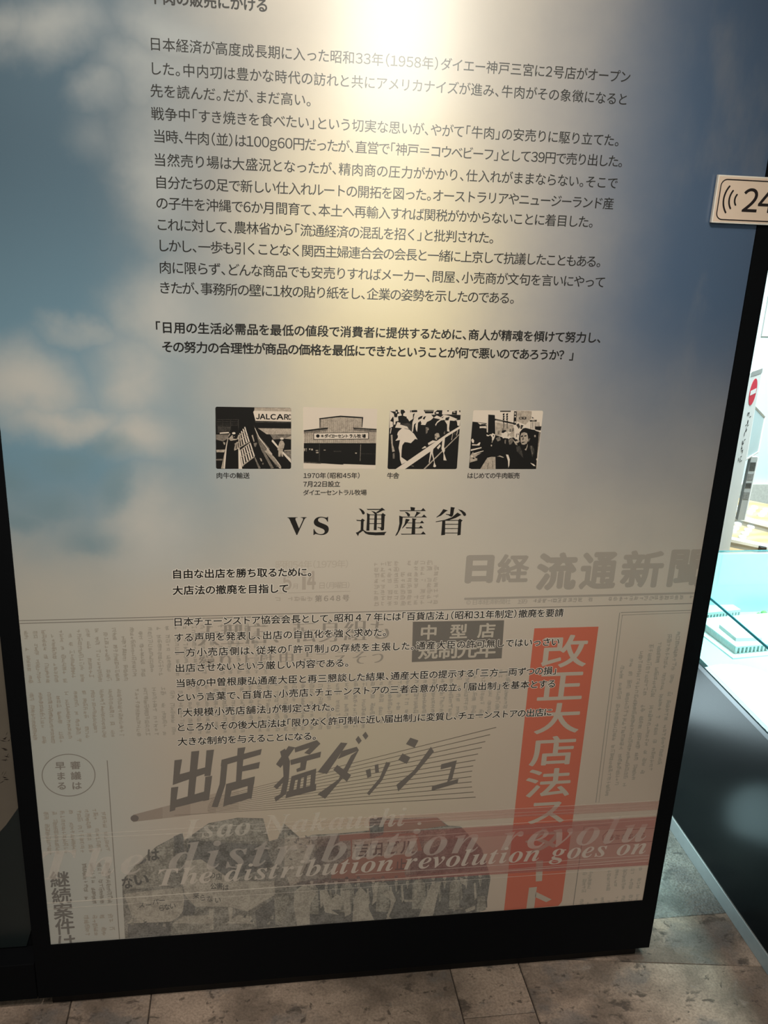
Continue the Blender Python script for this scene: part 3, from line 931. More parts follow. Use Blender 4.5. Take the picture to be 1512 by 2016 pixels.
UP = [
    ('日本経済が高度成長期に入った昭和33年（1958年）ダイエー神戸三宮に2号店がオープン', (305.7, 84.5), (1231, 153)),
    ('した。中内㓛は豊かな時代の訪れと共にアメリカナイズが進み、牛肉がその象徴になると', (306, 132), (1226, 197.6)),
    ('先を読んだ。だが、まだ高い。', (308, 178.5), (609, None)),
    ('戦争中「すき焼きを食べたい」という切実な思いが、やがて「牛肉」の安売りに駆り立てた。', (310, 223.7), (1216, None)),
    ('当時、牛肉（並）は100g60円だったが、直営で「神戸＝コウベビーフ」として39円で売り出した。', (313.7, 268), (1223, None)),
    ('当然売り場は大盛況となったが、精肉商の圧力がかかり、仕入れがままならない。そこで', (314.7, 312.7), (1206, 361.6)),
    ('自分たちの足で新しい仕入れルートの開拓を図った。オーストラリアやニュージーランド産', (317, 356.5), (1198, 402.5)),
    ('の子牛を沖縄で6か月間育て、本土へ再輸入すれば関税がかからないことに着目した。', (319, 399.8), (1165, None)),
    ('これに対して、農林省から「流通経済の混乱を招く」と批判された。', (319, 441.8), (969, None)),
    ('しかし、一歩も引くことなく関西主婦連合会の会長と一緒に上京して抗議したこともある。', (321.3, 483.2), (1180, None)),
    ('肉に限らず、どんな商品でも安売りすればメーカー、問屋、小売商が文句を言いにやって', (325.3, 525.5), (1181.6, 556)),
    ('きたが、事務所の壁に1枚の貼り紙をし、企業の姿勢を示したのである。', (324.6, 566.2), (1009.7, None)),
]
pr = Print(0.00004)
for s, a, b in UP: text_line(pr, s, a, b, 26.3, 0.006, BK)
pr.build('upper_body_text', sheet)
pr = Print(0.00004)
text_line(pr, '「日用の生活必需品を最低の値段で消費者に提供するために、商人が精魂を傾けて努力し、', (310.4, 644.2), (1180.6, None), 24.5, 0.022, BK)
text_line(pr, 'その努力の合理性が商品の価格を最低にできたということが何で悪いのであろうか？」', (329.6, 682.6), (1126.4, None), 24.5, 0.022, BK)
pr.build('quotation_text', sheet)

# captions
for rows in ([('肉牛の輸送', (432, 936), (485, 936.5), 13.4)],
             [('1970年（昭和45年）', (601, 936), (707, 936.5), 13), ('7月22日設立', (600.7, 953), (663.8, 953), 13), ('ダイエーセントラル牧場', (602.4, 969.8), (716, 969.5), 12.6)],
             [('牛舎', (768, 936.4), (779.8, 936.4), 13)], [('はじめての牛肉販売', (925.7, 936.4), (1017.4, 936.3), 12.6)]):
    pr = Print(0.00004)
    for s, a, b, e in rows: text_line(pr, s, a, b, e, 0.018, BK)
    pr.build('caption_text', sheet)

# title: vs + three serif characters drawn stroke by stroke
pr = Print(0.00004)
for ch, l, t, r, b in (('\U0001D42F', 565, 1018, 604, 1054), ('\U0001D42C', 616.5, 1017, 648, 1054)): char_box(pr, ch, l, t, r, b, -0.006, BK)
pr.build('title_text', sheet); pr = Print(0.00004)
ot = (695, 990, 6.574)
TITLE = [
    [(70, 72), (105, 78), (140, 105), (152, 128), (148, 146), (130, 152), (118, 140), (105, 110), (85, 85)],
    [(175, 76), (190, 79), (352, 78), (375, 62), (418, 95), (385, 100), (318, 135), (298, 122), (345, 92), (190, 92)],
    [(232, 105), (275, 112), (308, 130), (312, 152), (285, 152), (265, 128)], [(178, 130), (222, 150), (216, 165), (212, 360), (172, 360), (182, 180)],
    [(215, 150), (370, 150), (370, 160), (215, 160)], [(366, 150), (385, 130), (425, 158), (410, 172), (402, 345), (385, 358), (362, 356), (350, 330), (318, 322), (318, 312), (350, 318), (364, 315)],
    [(278, 150), (312, 150), (305, 352), (268, 352)], [(215, 205), (368, 205), (368, 214), (215, 214)], [(214, 263), (366, 263), (366, 273), (214, 273)],
    [(40, 218), (100, 224), (122, 202), (155, 228), (138, 240), (134, 345), (150, 360), (180, 375), (300, 382), (435, 375), (412, 400), (408, 418), (290, 420), (200, 412), (160, 395), (130, 362), (80, 395), (65, 432), (35, 385), (60, 378), (98, 350), (102, 238), (50, 234)],
    [(742, 52), (805, 62), (802, 72), (796, 98), (770, 98), (748, 95)], [(597, 93), (610, 96), (880, 96), (908, 66), (945, 106), (610, 108)],
    [(668, 116), (705, 122), (735, 145), (738, 168), (722, 178), (706, 172), (695, 145)], [(820, 112), (880, 130), (855, 142), (812, 178), (795, 178), (815, 140)],
    [(630, 178), (890, 180), (918, 150), (958, 188), (640, 190)], [(598, 165), (645, 180), (636, 270), (610, 345), (575, 410), (552, 430), (548, 422), (580, 360), (600, 270)],
    [(682, 205), (738, 215), (720, 235), (680, 290), (640, 332), (634, 328), (668, 270)], [(763, 198), (828, 208), (806, 222), (804, 405), (756, 405), (768, 225)],
    [(690, 256), (868, 256), (892, 228), (922, 264), (690, 265)], [(680, 316), (852, 320), (878, 292), (908, 329), (690, 330)], [(616, 395), (630, 400), (880, 400), (908, 368), (945, 408), (628, 412)],
    [(1265, 52), (1320, 62), (1310, 80), (1296, 160), (1275, 182), (1250, 172), (1235, 160), (1200, 150), (1202, 142), (1255, 148), (1262, 80)],
    [(1168, 80), (1230, 98), (1205, 110), (1140, 165), (1082, 190), (1078, 184), (1120, 150), (1150, 110)], [(1358, 82), (1410, 95), (1455, 128), (1465, 155), (1450, 172), (1430, 165), (1405, 125)],
    [(1352, 125), (1402, 155), (1330, 195), (1240, 225), (1072, 250), (1070, 240), (1180, 222), (1280, 185)], [(1155, 225), (1195, 235), (1190, 415), (1140, 420), (1150, 300)],
    [(1192, 222), (1365, 222), (1365, 232), (1192, 232)], [(1362, 222), (1382, 205), (1420, 228), (1402, 245), (1392, 415), (1350, 420), (1360, 300)],
    [(1190, 272), (1362, 272), (1362, 282), (1190, 282)], [(1188, 328), (1362, 328), (1362, 337), (1188, 337)], [(1186, 385), (1362, 385), (1362, 394), (1186, 394)]]
for i, q in enumerate(TITLE): pr.px(q, BK, ot, 0.0000016 * i)
pr.build('title_text', sheet)

LOW_H = [('自由な出店を勝ち取るために。', (348.5, 1130), (610.5, None)), ('大店法の撤廃を目指して', (350, 1162.4), (559, 1158))]
LOW = [
    ('日本チェーンストア協会会長として、昭和４７年には「百貨店法」（昭和31年制定）撤廃を要請', (350.6, 1224.6), (1101, 1205.7)),
    ('する声明を発表し、出店の自由化を強く求めた。', (352, 1255), (758, None)),
    ('一方小売店側は、従来の「許可制」の存続を主張した。通産大臣の許可無しではいっさい', (353.5, 1285), (1093.6, 1262.8)),
    ('出店させないという厳しい内容である。', (354.3, 1315), (683.8, None)),
    ('当時の中曽根康弘通産大臣と再三懇談した結果、通産大臣の提示する「三方一両ずつの損」', (355.5, 1344.8), (1092.7, None)),
    ('という言葉で、百貨店、小売店、チェーンストアの三者合意が成立。「届出制」を基本とする', (355.5, 1373.4), (1086, 1345)),
    ('「大規模小売店舗法」が制定された。', (353.5, 1403), (656, None)),
    ('ところが、その後大店法は「限りなく許可制に近い届出制」に変質し、チェーンストアの出店に', (356.4, 1432), (1079, 1401.6)),
    ('大きな制約を与えることになる。', (359.3, 1459.8), (619.8, None)),
]
pr = Print(0.00019)
hm = ink((0.74, 0.685, 0.61))
for s, a, b in LOW: text_line(pr, s, a, b, 20.6, 0.078, hm)
for s, a, b in LOW_H: text_line(pr, s, a, b, 21.5, 0.098, hm)
pr.build('text_halo', sheet)
pr = Print(0.00024)
for s, a, b in LOW_H: text_line(pr, s, a, b, 21.5, 0.024, BK)
pr.build('lower_heading_text', sheet)
pr = Print(0.00024)
for s, a, b in LOW: text_line(pr, s, a, b, 20.6, 0.016, BK)
pr.build('lower_body_text', sheet)

# --- the four printed photographs ---
K0 = ink((0.011, 0.010, 0.009)); K1 = photo_ink((0.05, 0.044, 0.038), 0.5, 160); K2 = photo_ink((0.18, 0.152, 0.125), 0.4, 160); K3 = photo_ink((0.42, 0.35, 0.28), 0.25, 160); K4 = ink((0.70, 0.60, 0.50))


class Photo(Print):
    def __init__(self, o): super().__init__(0.00004); self.o = o; self.n = 0

    def a(self, m, *pts):
        self.n += 1; self.px(list(pts), m, self.o, 0.0000025 * self.n)

    def ln(self, m, a, b, w, w2=None):
        self.n += 1; s = self.o[2]
        self.line((self.o[0] + a[0] / s, self.o[1] + a[1] / s), (self.o[0] + b[0] / s, self.o[1] + b[1] / s), w / s, m, None if w2 is None else w2 / s, 0.0000025 * self.n)

    def el(self, m, c, rx, ry):
        self.n += 1; self.ellipse(c, rx, ry, m, self.o, 0.0000025 * self.n, 18)


def rrect(x0, y0, x1, y1, x2, y2, x3, y3, r):
    """Rounded quad TL, TR, BR, BL with small chamfers."""
    c = [(x0, y0), (x1, y1), (x2, y2), (x3, y3)]; out = []
    for i in range(4):
        p, q, n = c[i - 1], c[i], c[(i + 1) % 4]
        def tow(t):
            L = math.hypot(t[0] - q[0], t[1] - q[1]); return (q[0] + (t[0] - q[0]) * r / L, q[1] + (t[1] - q[1]) * r / L)
        a, b = tow(p), tow(n); mid = ((a[0] + b[0] + q[0] * 1.2) / 3.2, (a[1] + b[1] + q[1] * 1.2) / 3.2)
        out += [a, mid, b]
    return out


# 1 loading cattle from the cargo plane
f = Photo((418, 795, 9.333))
f.a(K0, *rrect(56, 52, 1450, 75, 1447, 1195, 68, 1195, 28))
f.a(K3, (775, 68), (1449, 80), (1449, 145), (770, 130)); f.a(K4, (765, 128), (1449, 145), (1447, 328), (792, 312), (752, 152))
f.a(K1, (785, 320), (1447, 330), (1447, 350), (790, 345)); f.a(K3, (840, 448), (1447, 455), (1447, 562), (1000, 560)); f.a(K2, (1060, 560), (1447, 562), (1447, 655), (1320, 640), (1120, 655))
f.a(K3, (1330, 640), (1447, 590), (1447, 655), (1390, 640))
for y in (290, 330, 368, 395): f.ln(K1, (80, y), (480, y), 8)
for x in (190, 335, 480): f.ln(K1, (x, 285), (x, 480), 10)
f.a(K1, (95, 410), (330, 420), (320, 515), (100, 540))
f.a(K2, (68, 565), (330, 560), (280, 640), (200, 690), (68, 660)); f.a(K4, (135, 530), (300, 518), (312, 540), (140, 550)); f.ln(K3, (300, 590), (325, 545), 12)
f.a(K3, (70, 845), (240, 840), (215, 890), (80, 890)); f.a(K0, (90, 895), (205, 890), (185, 1005), (110, 1010)); f.a(K2, (70, 1015), (190, 1010), (185, 1040), (72, 1040))
f.ln(K3, (290, 625), (175, 1190), 14, 26); f.ln(K4, (268, 700), (215, 1190), 8, 34); f.a(K3, (195, 700), (235, 710), (235, 750), (215, 752))
f.a(K3, (300, 640), (345, 590), (370, 570), (410, 605), (375, 640), (440, 645), (470, 625), (480, 645), (430, 665), (335, 680)); f.el(K4, (395, 540), 32, 20)
f.a(K0, (370, 580), (390, 580), (400, 620), (385, 625))
for a, b in (((430, 735), (412, 850)), ((455, 700), (462, 825)), ((482, 570), (500, 800)), ((505, 540), (545, 775)), ((535, 500), (590, 745)), ((565, 460), (632, 710)), ((595, 425), (672, 690))):
    f.ln(K4 if a[0] > 520 else K3, a, b, 20, 26)
for a, b in (((460, 620), (615, 480)), ((480, 680), (650, 580)), ((405, 855), (690, 690)), ((410, 740), (480, 700))): f.ln(K3, a, b, 14)
for a, b in (((510, 860), (560, 1150)), ((545, 830), (600, 1100)), ((580, 800), (645, 1060)), ((618, 770), (690, 1030)), ((655, 745), (728, 1000)), ((692, 715), (770, 965))): f.ln(K4, a, b, 22, 26)
for a, b in (((490, 875), (700, 715)), ((500, 1000), (740, 845)), ((520, 1160), (775, 970))): f.ln(K3, a, b, 16)
f.a(K4, (478, 820), (500, 810), (515, 1000), (550, 1195), (482, 1195)); f.ln(K2, (780, 985), (870, 1190), 20, 40)
f.a(K2, (765, 400), (830, 560), (1060, 830), (1000, 870), (960, 870), (840, 660)); f.a(K3, (960, 870), (1010, 850), (1150, 990), (1265, 1140), (1265, 1190), (1235, 1185), (1080, 1020))
f.ln(K4, (780, 440), (860, 620), 8, 14); f.ln(K4, (860, 620), (1100, 930), 16, 12); f.ln(K4, (1000, 830), (1240, 1130), 10)
for k in range(4): f.ln(K2, (1000 + 30 * k, 900 + 12 * k), (1190 + 18 * k, 1160), 8)
f.a(K2, (830, 660), (960, 870), (1130, 1180), (1080, 1190), (900, 850)); f.a(K3, (720, 580), (745, 568), (775, 690), (760, 700)); f.a(K2, (755, 720), (825, 715), (800, 790), (775, 790))
f.a(K3, (870, 990), (905, 1010), (915, 1060), (890, 1050)); f.el(K2, (930, 1100), 14, 20)
f.a(K4, (1100, 655), (1130, 680), (1250, 830), (1440, 1010), (1445, 1085), (1090, 690)); f.a(K0, (1110, 720), (1210, 830), (1330, 970), (1440, 1090), (1440, 1180), (1270, 1160), (1110, 900))
f.a(K2, (1310, 870), (1447, 870), (1447, 1000), (1380, 960)); f.a(K3, (1320, 850), (1447, 845), (1447, 862), (1320, 865)); f.a(K0, (1330, 660), (1447, 650), (1447, 840), (1320, 845))
f.el(K4, (1278, 638), 34, 20); f.a(K3, (1235, 700), (1265, 668), (1300, 680), (1330, 740), (1310, 820), (1240, 830), (1205, 860), (1195, 830)); f.a(K3, (1215, 850), (1245, 825), (1300, 830), (1290, 900), (1305, 970), (1275, 970), (1262, 890), (1250, 970), (1212, 968))
l_, r_px = 805, 1447
w0 = None
for i, ch in enumerate('JALCARC'):
    x0 = 418 + (802, 872, 985, 1068, 1178, 1318, 1392)[i] / 9.333; x1 = 418 + (868, 978, 1060, 1172, 1310, 1400, 1446)[i] / 9.333
    char_box(f, ch, x0, 795 + (180 + i * 2) / 9.333, x1, 795 + (282 + i * 2) / 9.333, 0.035, K0, lift=0.00021)
f.build('photograph', sheet)

# 2 ranch building
f = Photo((590, 795, 9.57))
f.a(K4, *rrect(62, 60, 1462, 95, 1425, 1235, 70, 1225, 20))
f.a(K3, (372, 270), (765, 225), (1195, 255), (1172, 450), (1450, 475), (1440, 760), (78, 745), (78, 510), (378, 455))
f.a(K2, (78, 520), (520, 455), (520, 500), (300, 540), (78, 560)); f.a(K2, (1010, 450), (1450, 485), (1448, 540), (1010, 500))
for x in range(110, 1440, 38):
    top = 540 if x < 380 or x > 1180 else 300
    f.ln(K2, (x, top), (x - 4, 740), 5)
f.a(K0, (362, 272), (765, 222), (1197, 250), (1197, 275), (765, 248), (378, 292)); f.a(K0, (1172, 260), (1197, 255), (1180, 440), (1168, 440)); f.a(K1, (372, 290), (395, 290), (392, 450), (374, 455))
f.a(K0, (78, 498), (535, 445), (530, 472), (78, 522)); f.a(K0, (1008, 425), (1020, 450), (1450, 472), (1448, 492), (1010, 468))
f.a(K0, (262, 545), (1305, 535), (1305, 665), (262, 675)); f.a(K4, (270, 555), (1292, 545), (1290, 655), (272, 665))
f.el(K0, (342, 606), 34, 32)
f.a(K0, (78, 740), (1440, 742), (1428, 1155), (1030, 1140), (75, 1112))
f.a(K1, (370, 745), (380, 745), (376, 1080), (360, 1080)); f.ln(K2, (1150, 765), (1138, 1080), 12); f.ln(K1, (1150, 940), (1430, 945), 6)
for x, y, w, h in ((80, 840, 26, 50), (120, 835, 14, 62), (175, 840, 28, 30), (215, 845, 36, 32), (300, 870, 50, 14), (305, 905, 52, 26), (1040, 920, 40, 18), (450, 865, 40, 14)): f.a(K3, (x, y), (x + w, y), (x + w - 4, y + h), (x + 4, y + h))
for k in range(12): f.a(K1, (640 + k * 12, 885), (648 + k * 12, 885), (648 + k * 12, 905), (640 + k * 12, 905))
f.a(K1, (75, 1085), (410, 1105), (400, 1128), (75, 1115)); f.a(K2, (75, 1105), (300, 1108), (300, 1116), (75, 1113))
f.a(K4, (70, 1118), (400, 1130), (760, 1140), (1030, 1142), (1428, 1158), (1425, 1230), (72, 1222)); f.a(K0, (420, 1115), (800, 1120), (830, 1145), (780, 1145), (420, 1120))
for i, (ch, x) in enumerate((('株', 425), ('ダ', 500), ('イ', 567), ('エ', 625), ('ー', 675), ('セ', 752), ('ン', 820), ('ト', 885), ('ラ', 965), ('ル', 1040), ('牧', 1118), ('場', 1208))):
    s = 5.2 if i == 0 else 8.0
    char_at(f, ch, 590 + x / 9.57, 795 + 604 / 9.57, s, s * 0.98, 0.03, K0, lift=0.0006)
f.build('photograph', sheet)

# 3 cow shed
f = Photo((758, 795, 9.818))
f.a(K0, *rrect(92, 118, 1468, 130, 1388, 1262, 48, 1262, 28))
f.a(K4, (92, 115), (1468, 130), (1462, 215), (1100, 205), (920, 210), (690, 190), (540, 290), (470, 340), (440, 290), (330, 225), (250, 240), (260, 330), (210, 340), (150, 440), (88, 470))
f.a(K0, (95, 140), (200, 150), (205, 115), (250, 115), (250, 160), (290, 175), (240, 200), (235, 260), (180, 260), (170, 190)); f.a(K0, (305, 115), (360, 115), (395, 160), (355, 190), (350, 230), (420, 250), (410, 370), (300, 400), (260, 270), (325, 220), (300, 170))
f.el(K4, (218, 165), 12, 20); f.a(K4, (190, 270), (210, 265), (200, 400), (178, 400)); f.a(K0, (100, 330), (150, 250), (165, 250), (150, 420), (165, 420), (170, 260), (150, 350))
f.a(K0, (485, 125), (620, 120), (625, 160), (485, 165)); f.a(K4, (500, 120), (512, 120), (512, 170), (500, 170)); f.a(K0, (745, 120), (945, 122), (930, 185), (780, 185)); f.ln(K3, (770, 140), (935, 140), 10)
f.a(K0, (1010, 122), (1110, 125), (1100, 210), (960, 205), (955, 170)); f.el(K4, (1010, 175), 30, 16); f.a(K0, (1200, 128), (1235, 125), (1230, 150), (1205, 150)); f.a(K0, (1300, 150), (1390, 130), (1390, 210), (1290, 205)); f.el(K3, (1340, 160), 25, 12); f.a(K0, (1430, 130), (1460, 128), (1455, 165), (1440, 165)); f.a(K0, (1200, 205), (1462, 215), (1455, 320), (1400, 330))
f.a(K1, (290, 390), (430, 370), (520, 400), (530, 560), (440, 480), (330, 430))
# cow at left
f.a(K4, (195, 460), (240, 350), (300, 370), (290, 400), (430, 440), (460, 490), (560, 580), (630, 690), (580, 680), (500, 760), (430, 745), (380, 740), (335, 800), (320, 900), (315, 1030), (430, 1110), (320, 1170), (290, 1080), (285, 960), (262, 850), (290, 700), (200, 715), (250, 650), (230, 580), (290, 490))
f.a(K0, (160, 490), (190, 460), (330, 470), (250, 540), (235, 600), (255, 620), (200, 720), (150, 800), (130, 600)); f.a(K3, (110, 600), (145, 600), (150, 780), (190, 920), (140, 930), (120, 760)); f.a(K2, (150, 960), (185, 950), (185, 1060), (150, 1060)); f.a(K0, (370, 470), (460, 490), (470, 500), (380, 480))
f.a(K4, (110, 470), (130, 465), (110, 570), (95, 575))
# middle cow
f.a(K4, (560, 280), (690, 190), (880, 195), (940, 265), (880, 320), (810, 350), (780, 410), (700, 405), (640, 350), (600, 370), (560, 400), (540, 540), (520, 540), (530, 360)); f.a(K4, (590, 370), (640, 350), (620, 545), (580, 470)); f.a(K0, (570, 390), (605, 365), (585, 420), (600, 520), (560, 520))
f.a(K0, (640, 270), (690, 240), (730, 230), (710, 280), (640, 310)); f.a(K0, (750, 250), (795, 235), (760, 305), (728, 290)); f.a(K0, (650, 360), (685, 325), (705, 380), (690, 400), (640, 395))
f.a(K0, (540, 200), (575, 180), (555, 260), (540, 300))
f.a(K2, (785, 450), (840, 455), (820, 560), (790, 580)); f.el(K3, (832, 490), 14, 18)
# right cows
f.a(K4, (945, 265), (1000, 225), (1080, 260), (1130, 210), (1240, 230), (1400, 295), (1340, 330), (1230, 320), (1150, 310), (1080, 320), (1010, 370), (980, 430), (970, 400), (1010, 340), (1070, 300), (950, 275)); f.a(K0, (1170, 270), (1250, 250), (1225, 320), (1165, 320)); f.a(K0, (1090, 270), (1140, 235), (1110, 280))
f.a(K4, (1150, 320), (1255, 320), (1235, 480), (1250, 540), (1200, 530), (1200, 400)); f.a(K4, (1360, 320), (1455, 310), (1440, 430), (1400, 420), (1390, 340))
f.a(K3, (960, 590), (1000, 560), (1040, 570), (1060, 640), (1010, 660), (1000, 700), (965, 680)); f.a(K0, (970, 620), (985, 615), (985, 640), (972, 645))
# rails
f.a(K4, (205, 1262), (385, 1262), (900, 905), (1170, 650), (1445, 480), (1455, 425), (1200, 580), (850, 820)); f.ln(K3, (755, 1262), (1440, 585), 24, 16)
f.a(K4, (830, 760), (920, 705), (1000, 720), (900, 770), (840, 800)); f.a(K4, (710, 860), (770, 815), (805, 840), (730, 868)); f.a(K4, (880, 900), (945, 800), (925, 940), (960, 1140), (985, 1200), (930, 1215), (950, 1130), (900, 960), (860, 1140), (845, 1135))
f.a(K4, (1110, 700), (1160, 650), (1140, 830), (1160, 900), (1140, 950), (1190, 1095), (1130, 1090), (1130, 960), (1090, 870)); f.a(K4, (1000, 850), (1060, 780), (1080, 810), (1030, 880)); f.a(K2, (1130, 560), (1160, 520), (1160, 580), (1140, 590))
f.ln(K3, (1310, 570), (1285, 700), 14); f.ln(K3, (1405, 510), (1380, 610), 16); f.ln(K2, (1350, 560), (1350, 590), 12); f.a(K2, (510, 1190), (560, 1200), (550, 1215), (510, 1205))
f.el(K4, (960, 1200), 26, 24)
f.build('photograph', sheet)

# 4 first beef sale
f = Photo((918, 795, 9.692))
f.a(K4, *rrect(135, 122, 1468, 132, 1345, 1245, 50, 1245, 26))
f.a(K3, (950, 130), (1250, 140), (1240, 280), (1130, 400), (950, 330)); f.a(K3, (560, 350), (900, 400), (930, 640), (560, 600))
f.a(K0, (118, 340), (390, 370), (390, 540), (470, 570), (560, 600), (640, 620), (720, 650), (780, 660), (900, 640), (1000, 700), (1020, 540), (1080, 470), (1130, 458), (1250, 490), (1390, 510), (1415, 540), (1330, 1245), (100, 1245), (50, 1225), (60, 1120), (90, 660))
f.a(K0, (420, 205), (545, 215), (555, 600), (412, 560)); f.a(K4, (220, 360), (385, 385), (385, 410), (260, 395)); f.a(K4, (255, 430), (380, 425), (385, 470), (310, 460), (255, 465)); f.a(K4, (392, 400), (412, 400), (410, 540), (390, 540)); f.a(K0, (285, 385), (375, 385), (370, 420), (285, 415))
f.ln(K0, (545, 300), (950, 385), 34, 28); f.ln(K3, (560, 310), (720, 340), 8)
for x in (715, 780): 
    for k in range(4): f.a(K0, (x - 22 + 5 * (k % 2), 190 + k * 45), (x + 18, 180 + k * 45), (x + 10, 220 + k * 45), (x - 14, 228 + k * 45))
    f.ln(K1, (x, 340), (x, 470), 14)
f.a(K1, (640, 130), (850, 130), (845, 155), (650, 155)); f.a(K0, (912, 140), (960, 145), (950, 400), (900, 400)); f.el(K4, (932, 245), 12, 16); f.el(K4, (932, 350), 12, 20); f.a(K4, (922, 165), (945, 165), (940, 210), (925, 205))
f.a(K1, (1005, 255), (1148, 250), (1145, 298), (1005, 295)); f.a(K3, (1020, 265), (1060, 265), (1060, 285), (1020, 285)); f.el(K4, (1105, 272), 14, 8)
f.a(K1, (1210, 310), (1345, 305), (1345, 340), (1212, 342)); f.el(K3, (1280, 323), 28, 8); f.a(K0, (1250, 245), (1295, 275), (1255, 280))
for k in range(6): f.ln(K1 if k % 2 else K2, (1235 + k * 30, 350), (1225 + k * 32, 480), 10)
f.a(K0, (1310, 430), (1435, 430), (1420, 510), (1310, 490)); f.a(K1, (950, 400), (1000, 370), (1030, 440), (1000, 480)); f.a(K1, (1040, 400), (1090, 410), (1060, 480), (1030, 480))
for x, y in ((600, 520), (680, 470), (820, 480), (870, 470)): f.a(K2, (x, y), (x + 40, y - 10), (x + 36, y + 50), (x, y + 60))
f.a(K4, (670, 560), (740, 520), (790, 560), (780, 640), (700, 660), (675, 620)); f.a(K0, (680, 510), (740, 500), (770, 520), (700, 560), (670, 545)); f.a(K4, (790, 640), (820, 595), (860, 640), (800, 675)); f.a(K4, (785, 530), (850, 535), (860, 555), (810, 570))
f.a(K4, (920, 470), (980, 460), (1000, 520), (960, 540), (920, 530)); f.a(K4, (915, 560), (990, 540), (1010, 580), (1000, 650), (940, 680), (915, 640)); f.ln(K0, (960, 570), (955, 640), 12); f.el(K0, (990, 580), 8, 18)
f.a(K4, (460, 600), (500, 560), (545, 580), (550, 620), (520, 690), (490, 700), (490, 640)); f.el(K0, (520, 610), 10, 18); f.a(K4, (385, 580), (420, 600), (470, 575), (470, 590), (420, 620), (388, 610)); f.a(K3, (500, 690), (515, 690), (495, 740), (480, 740))
f.a(K2, (560, 660), (640, 620), (660, 690), (600, 720)); f.a(K2, (730, 690), (760, 680), (750, 770), (730, 750)); f.a(K2, (800, 690), (870, 650), (900, 700), (860, 770), (820, 780)); f.el(K3, (480, 795), 12, 18); f.a(K3, (870, 650), (930, 720), (1010, 690), (1020, 720), (960, 760), (980, 790), (940, 780))
# man at right
f.a(K3, (1030, 620), (1050, 560), (1100, 540), (1160, 560), (1175, 620), (1180, 700), (1150, 760), (1100, 780), (1060, 775), (1035, 720)); f.a(K0, (1040, 610), (1085, 600), (1085, 625), (1040, 640)); f.a(K0, (1105, 605), (1150, 595), (1150, 618), (1105, 628)); f.a(K0, (1050, 730), (1110, 720), (1105, 742), (1060, 748)); f.a(K1, (1080, 640), (1095, 640), (1090, 690), (1065, 690)); f.a(K0, (1010, 560), (1060, 520), (1130, 530), (1165, 560), (1190, 700), (1230, 650), (1230, 500), (1120, 470))
f.a(K2, (1180, 670), (1220, 655), (1200, 710), (1182, 730)); f.a(K3, (1110, 870), (1140, 850), (1170, 760), (1170, 810), (1140, 895)); f.a(K1, (950, 820), (1020, 800), (1060, 900), (1090, 1040), (1020, 960), (960, 900)); f.a(K1, (1200, 800), (1270, 800), (1300, 900), (1260, 1020), (1230, 900)); f.ln(K2, (1235, 800), (1260, 960), 14); f.el(K3, (1310, 615), 16, 24); f.ln(K3, (1395, 530), (1335, 1240), 10); f.a(K4, (1300, 495), (1430, 525), (1420, 545), (1330, 515))
f.a(K4, (1220, 1125), (1290, 1150), (1320, 1190), (1280, 1185)); f.el(K4, (1345, 1060), 12, 20)
# goods and foreground at left
f.a(K4, (92, 690), (120, 660), (150, 700), (140, 750), (110, 740)); f.a(K4, (110, 770), (200, 775), (250, 735), (270, 740), (250, 795), (110, 795)); f.a(K4, (85, 870), (290, 825), (290, 845), (85, 900)); f.a(K4, (110, 950), (330, 890), (325, 905), (120, 968))
f.a(K3, (70, 1000), (130, 910), (140, 960), (290, 935), (200, 990), (210, 1080), (70, 1120)); f.el(K0, (140, 1040), 20, 14); f.el(K0, (190, 1020), 16, 20); f.el(K4, (110, 1000), 20, 14)
f.a(K3, (265, 1245), (400, 1030), (480, 1010), (555, 1012), (560, 1245)); f.ln(K2, (420, 1120), (400, 1245), 14); f.ln(K2, (500, 1080), (510, 1245), 10); f.a(K3, (580, 1010), (640, 985), (720, 1020), (700, 1030), (630, 1005))
f.a(K4, (755, 965), (800, 970), (830, 1060), (820, 1180), (800, 1220), (795, 1090)); 
f.build('photograph', sheet)

# ------------------------------------------------------------------ number plate for the audio guide
sx0, sz0 = P(1395, 438); _, sz1 = P(1409, 344)
# the plate stands 6 mm off the panel
plate = thing('number_sign', 'small beige sign with sound waves and the number 24 on the panel', 'sign', (0.516, -0.003, sz0))
PL0, PL1 = 0.516, 0.716
mb = MB(); mb.box((PL0, -0.0095, sz0), (PL1, -0.0032, sz1), M_CORE); mb.build('plate', plate, bevel=0.0006)
mb = MB(); mb.poly([(PL0 + 0.002, -0.0097, sz0 + 0.002), (PL1 - 0.002, -0.0097, sz0 + 0.002), (PL1 - 0.002, -0.0097, sz1 - 0.002), (PL0 + 0.002, -0.0097, sz1 - 0.002)], M_SIGN)
mb.build('beige_face', plate)


def ring_rect(mb, x0, z0, x1, z1, r, t, y, m):
    def pts(i):
        o = []
        for cx, cz, a0 in ((x1 - r, z1 - r, 0), (x0 + r, z1 - r, 90), (x0 + r, z0 + r, 180), (x1 - r, z0 + r, 270)):
            for k in range(9):
                a = math.radians(a0 + k * 90 / 8); o.append((cx + (r - i) * math.cos(a), cz + (r - i) * math.sin(a)))
        return o
    A, B = pts(0), pts(t); n = len(A)
    for k in range(n):
        j = (k + 1) % n
        mb.poly([(A[k][0], y, A[k][1]), (A[j][0], y, A[j][1]), (B[j][0], y, B[j][1]), (B[k][0], y, B[k][1])], m)


mb = MB(); ring_rect(mb, PL0 + 0.0055, sz0 + 0.0045, PL1 - 0.0055, sz1 - 0.0055, 0.011, 0.0018, -0.0099, M_SIGNINK); mb.build('border_line', plate)


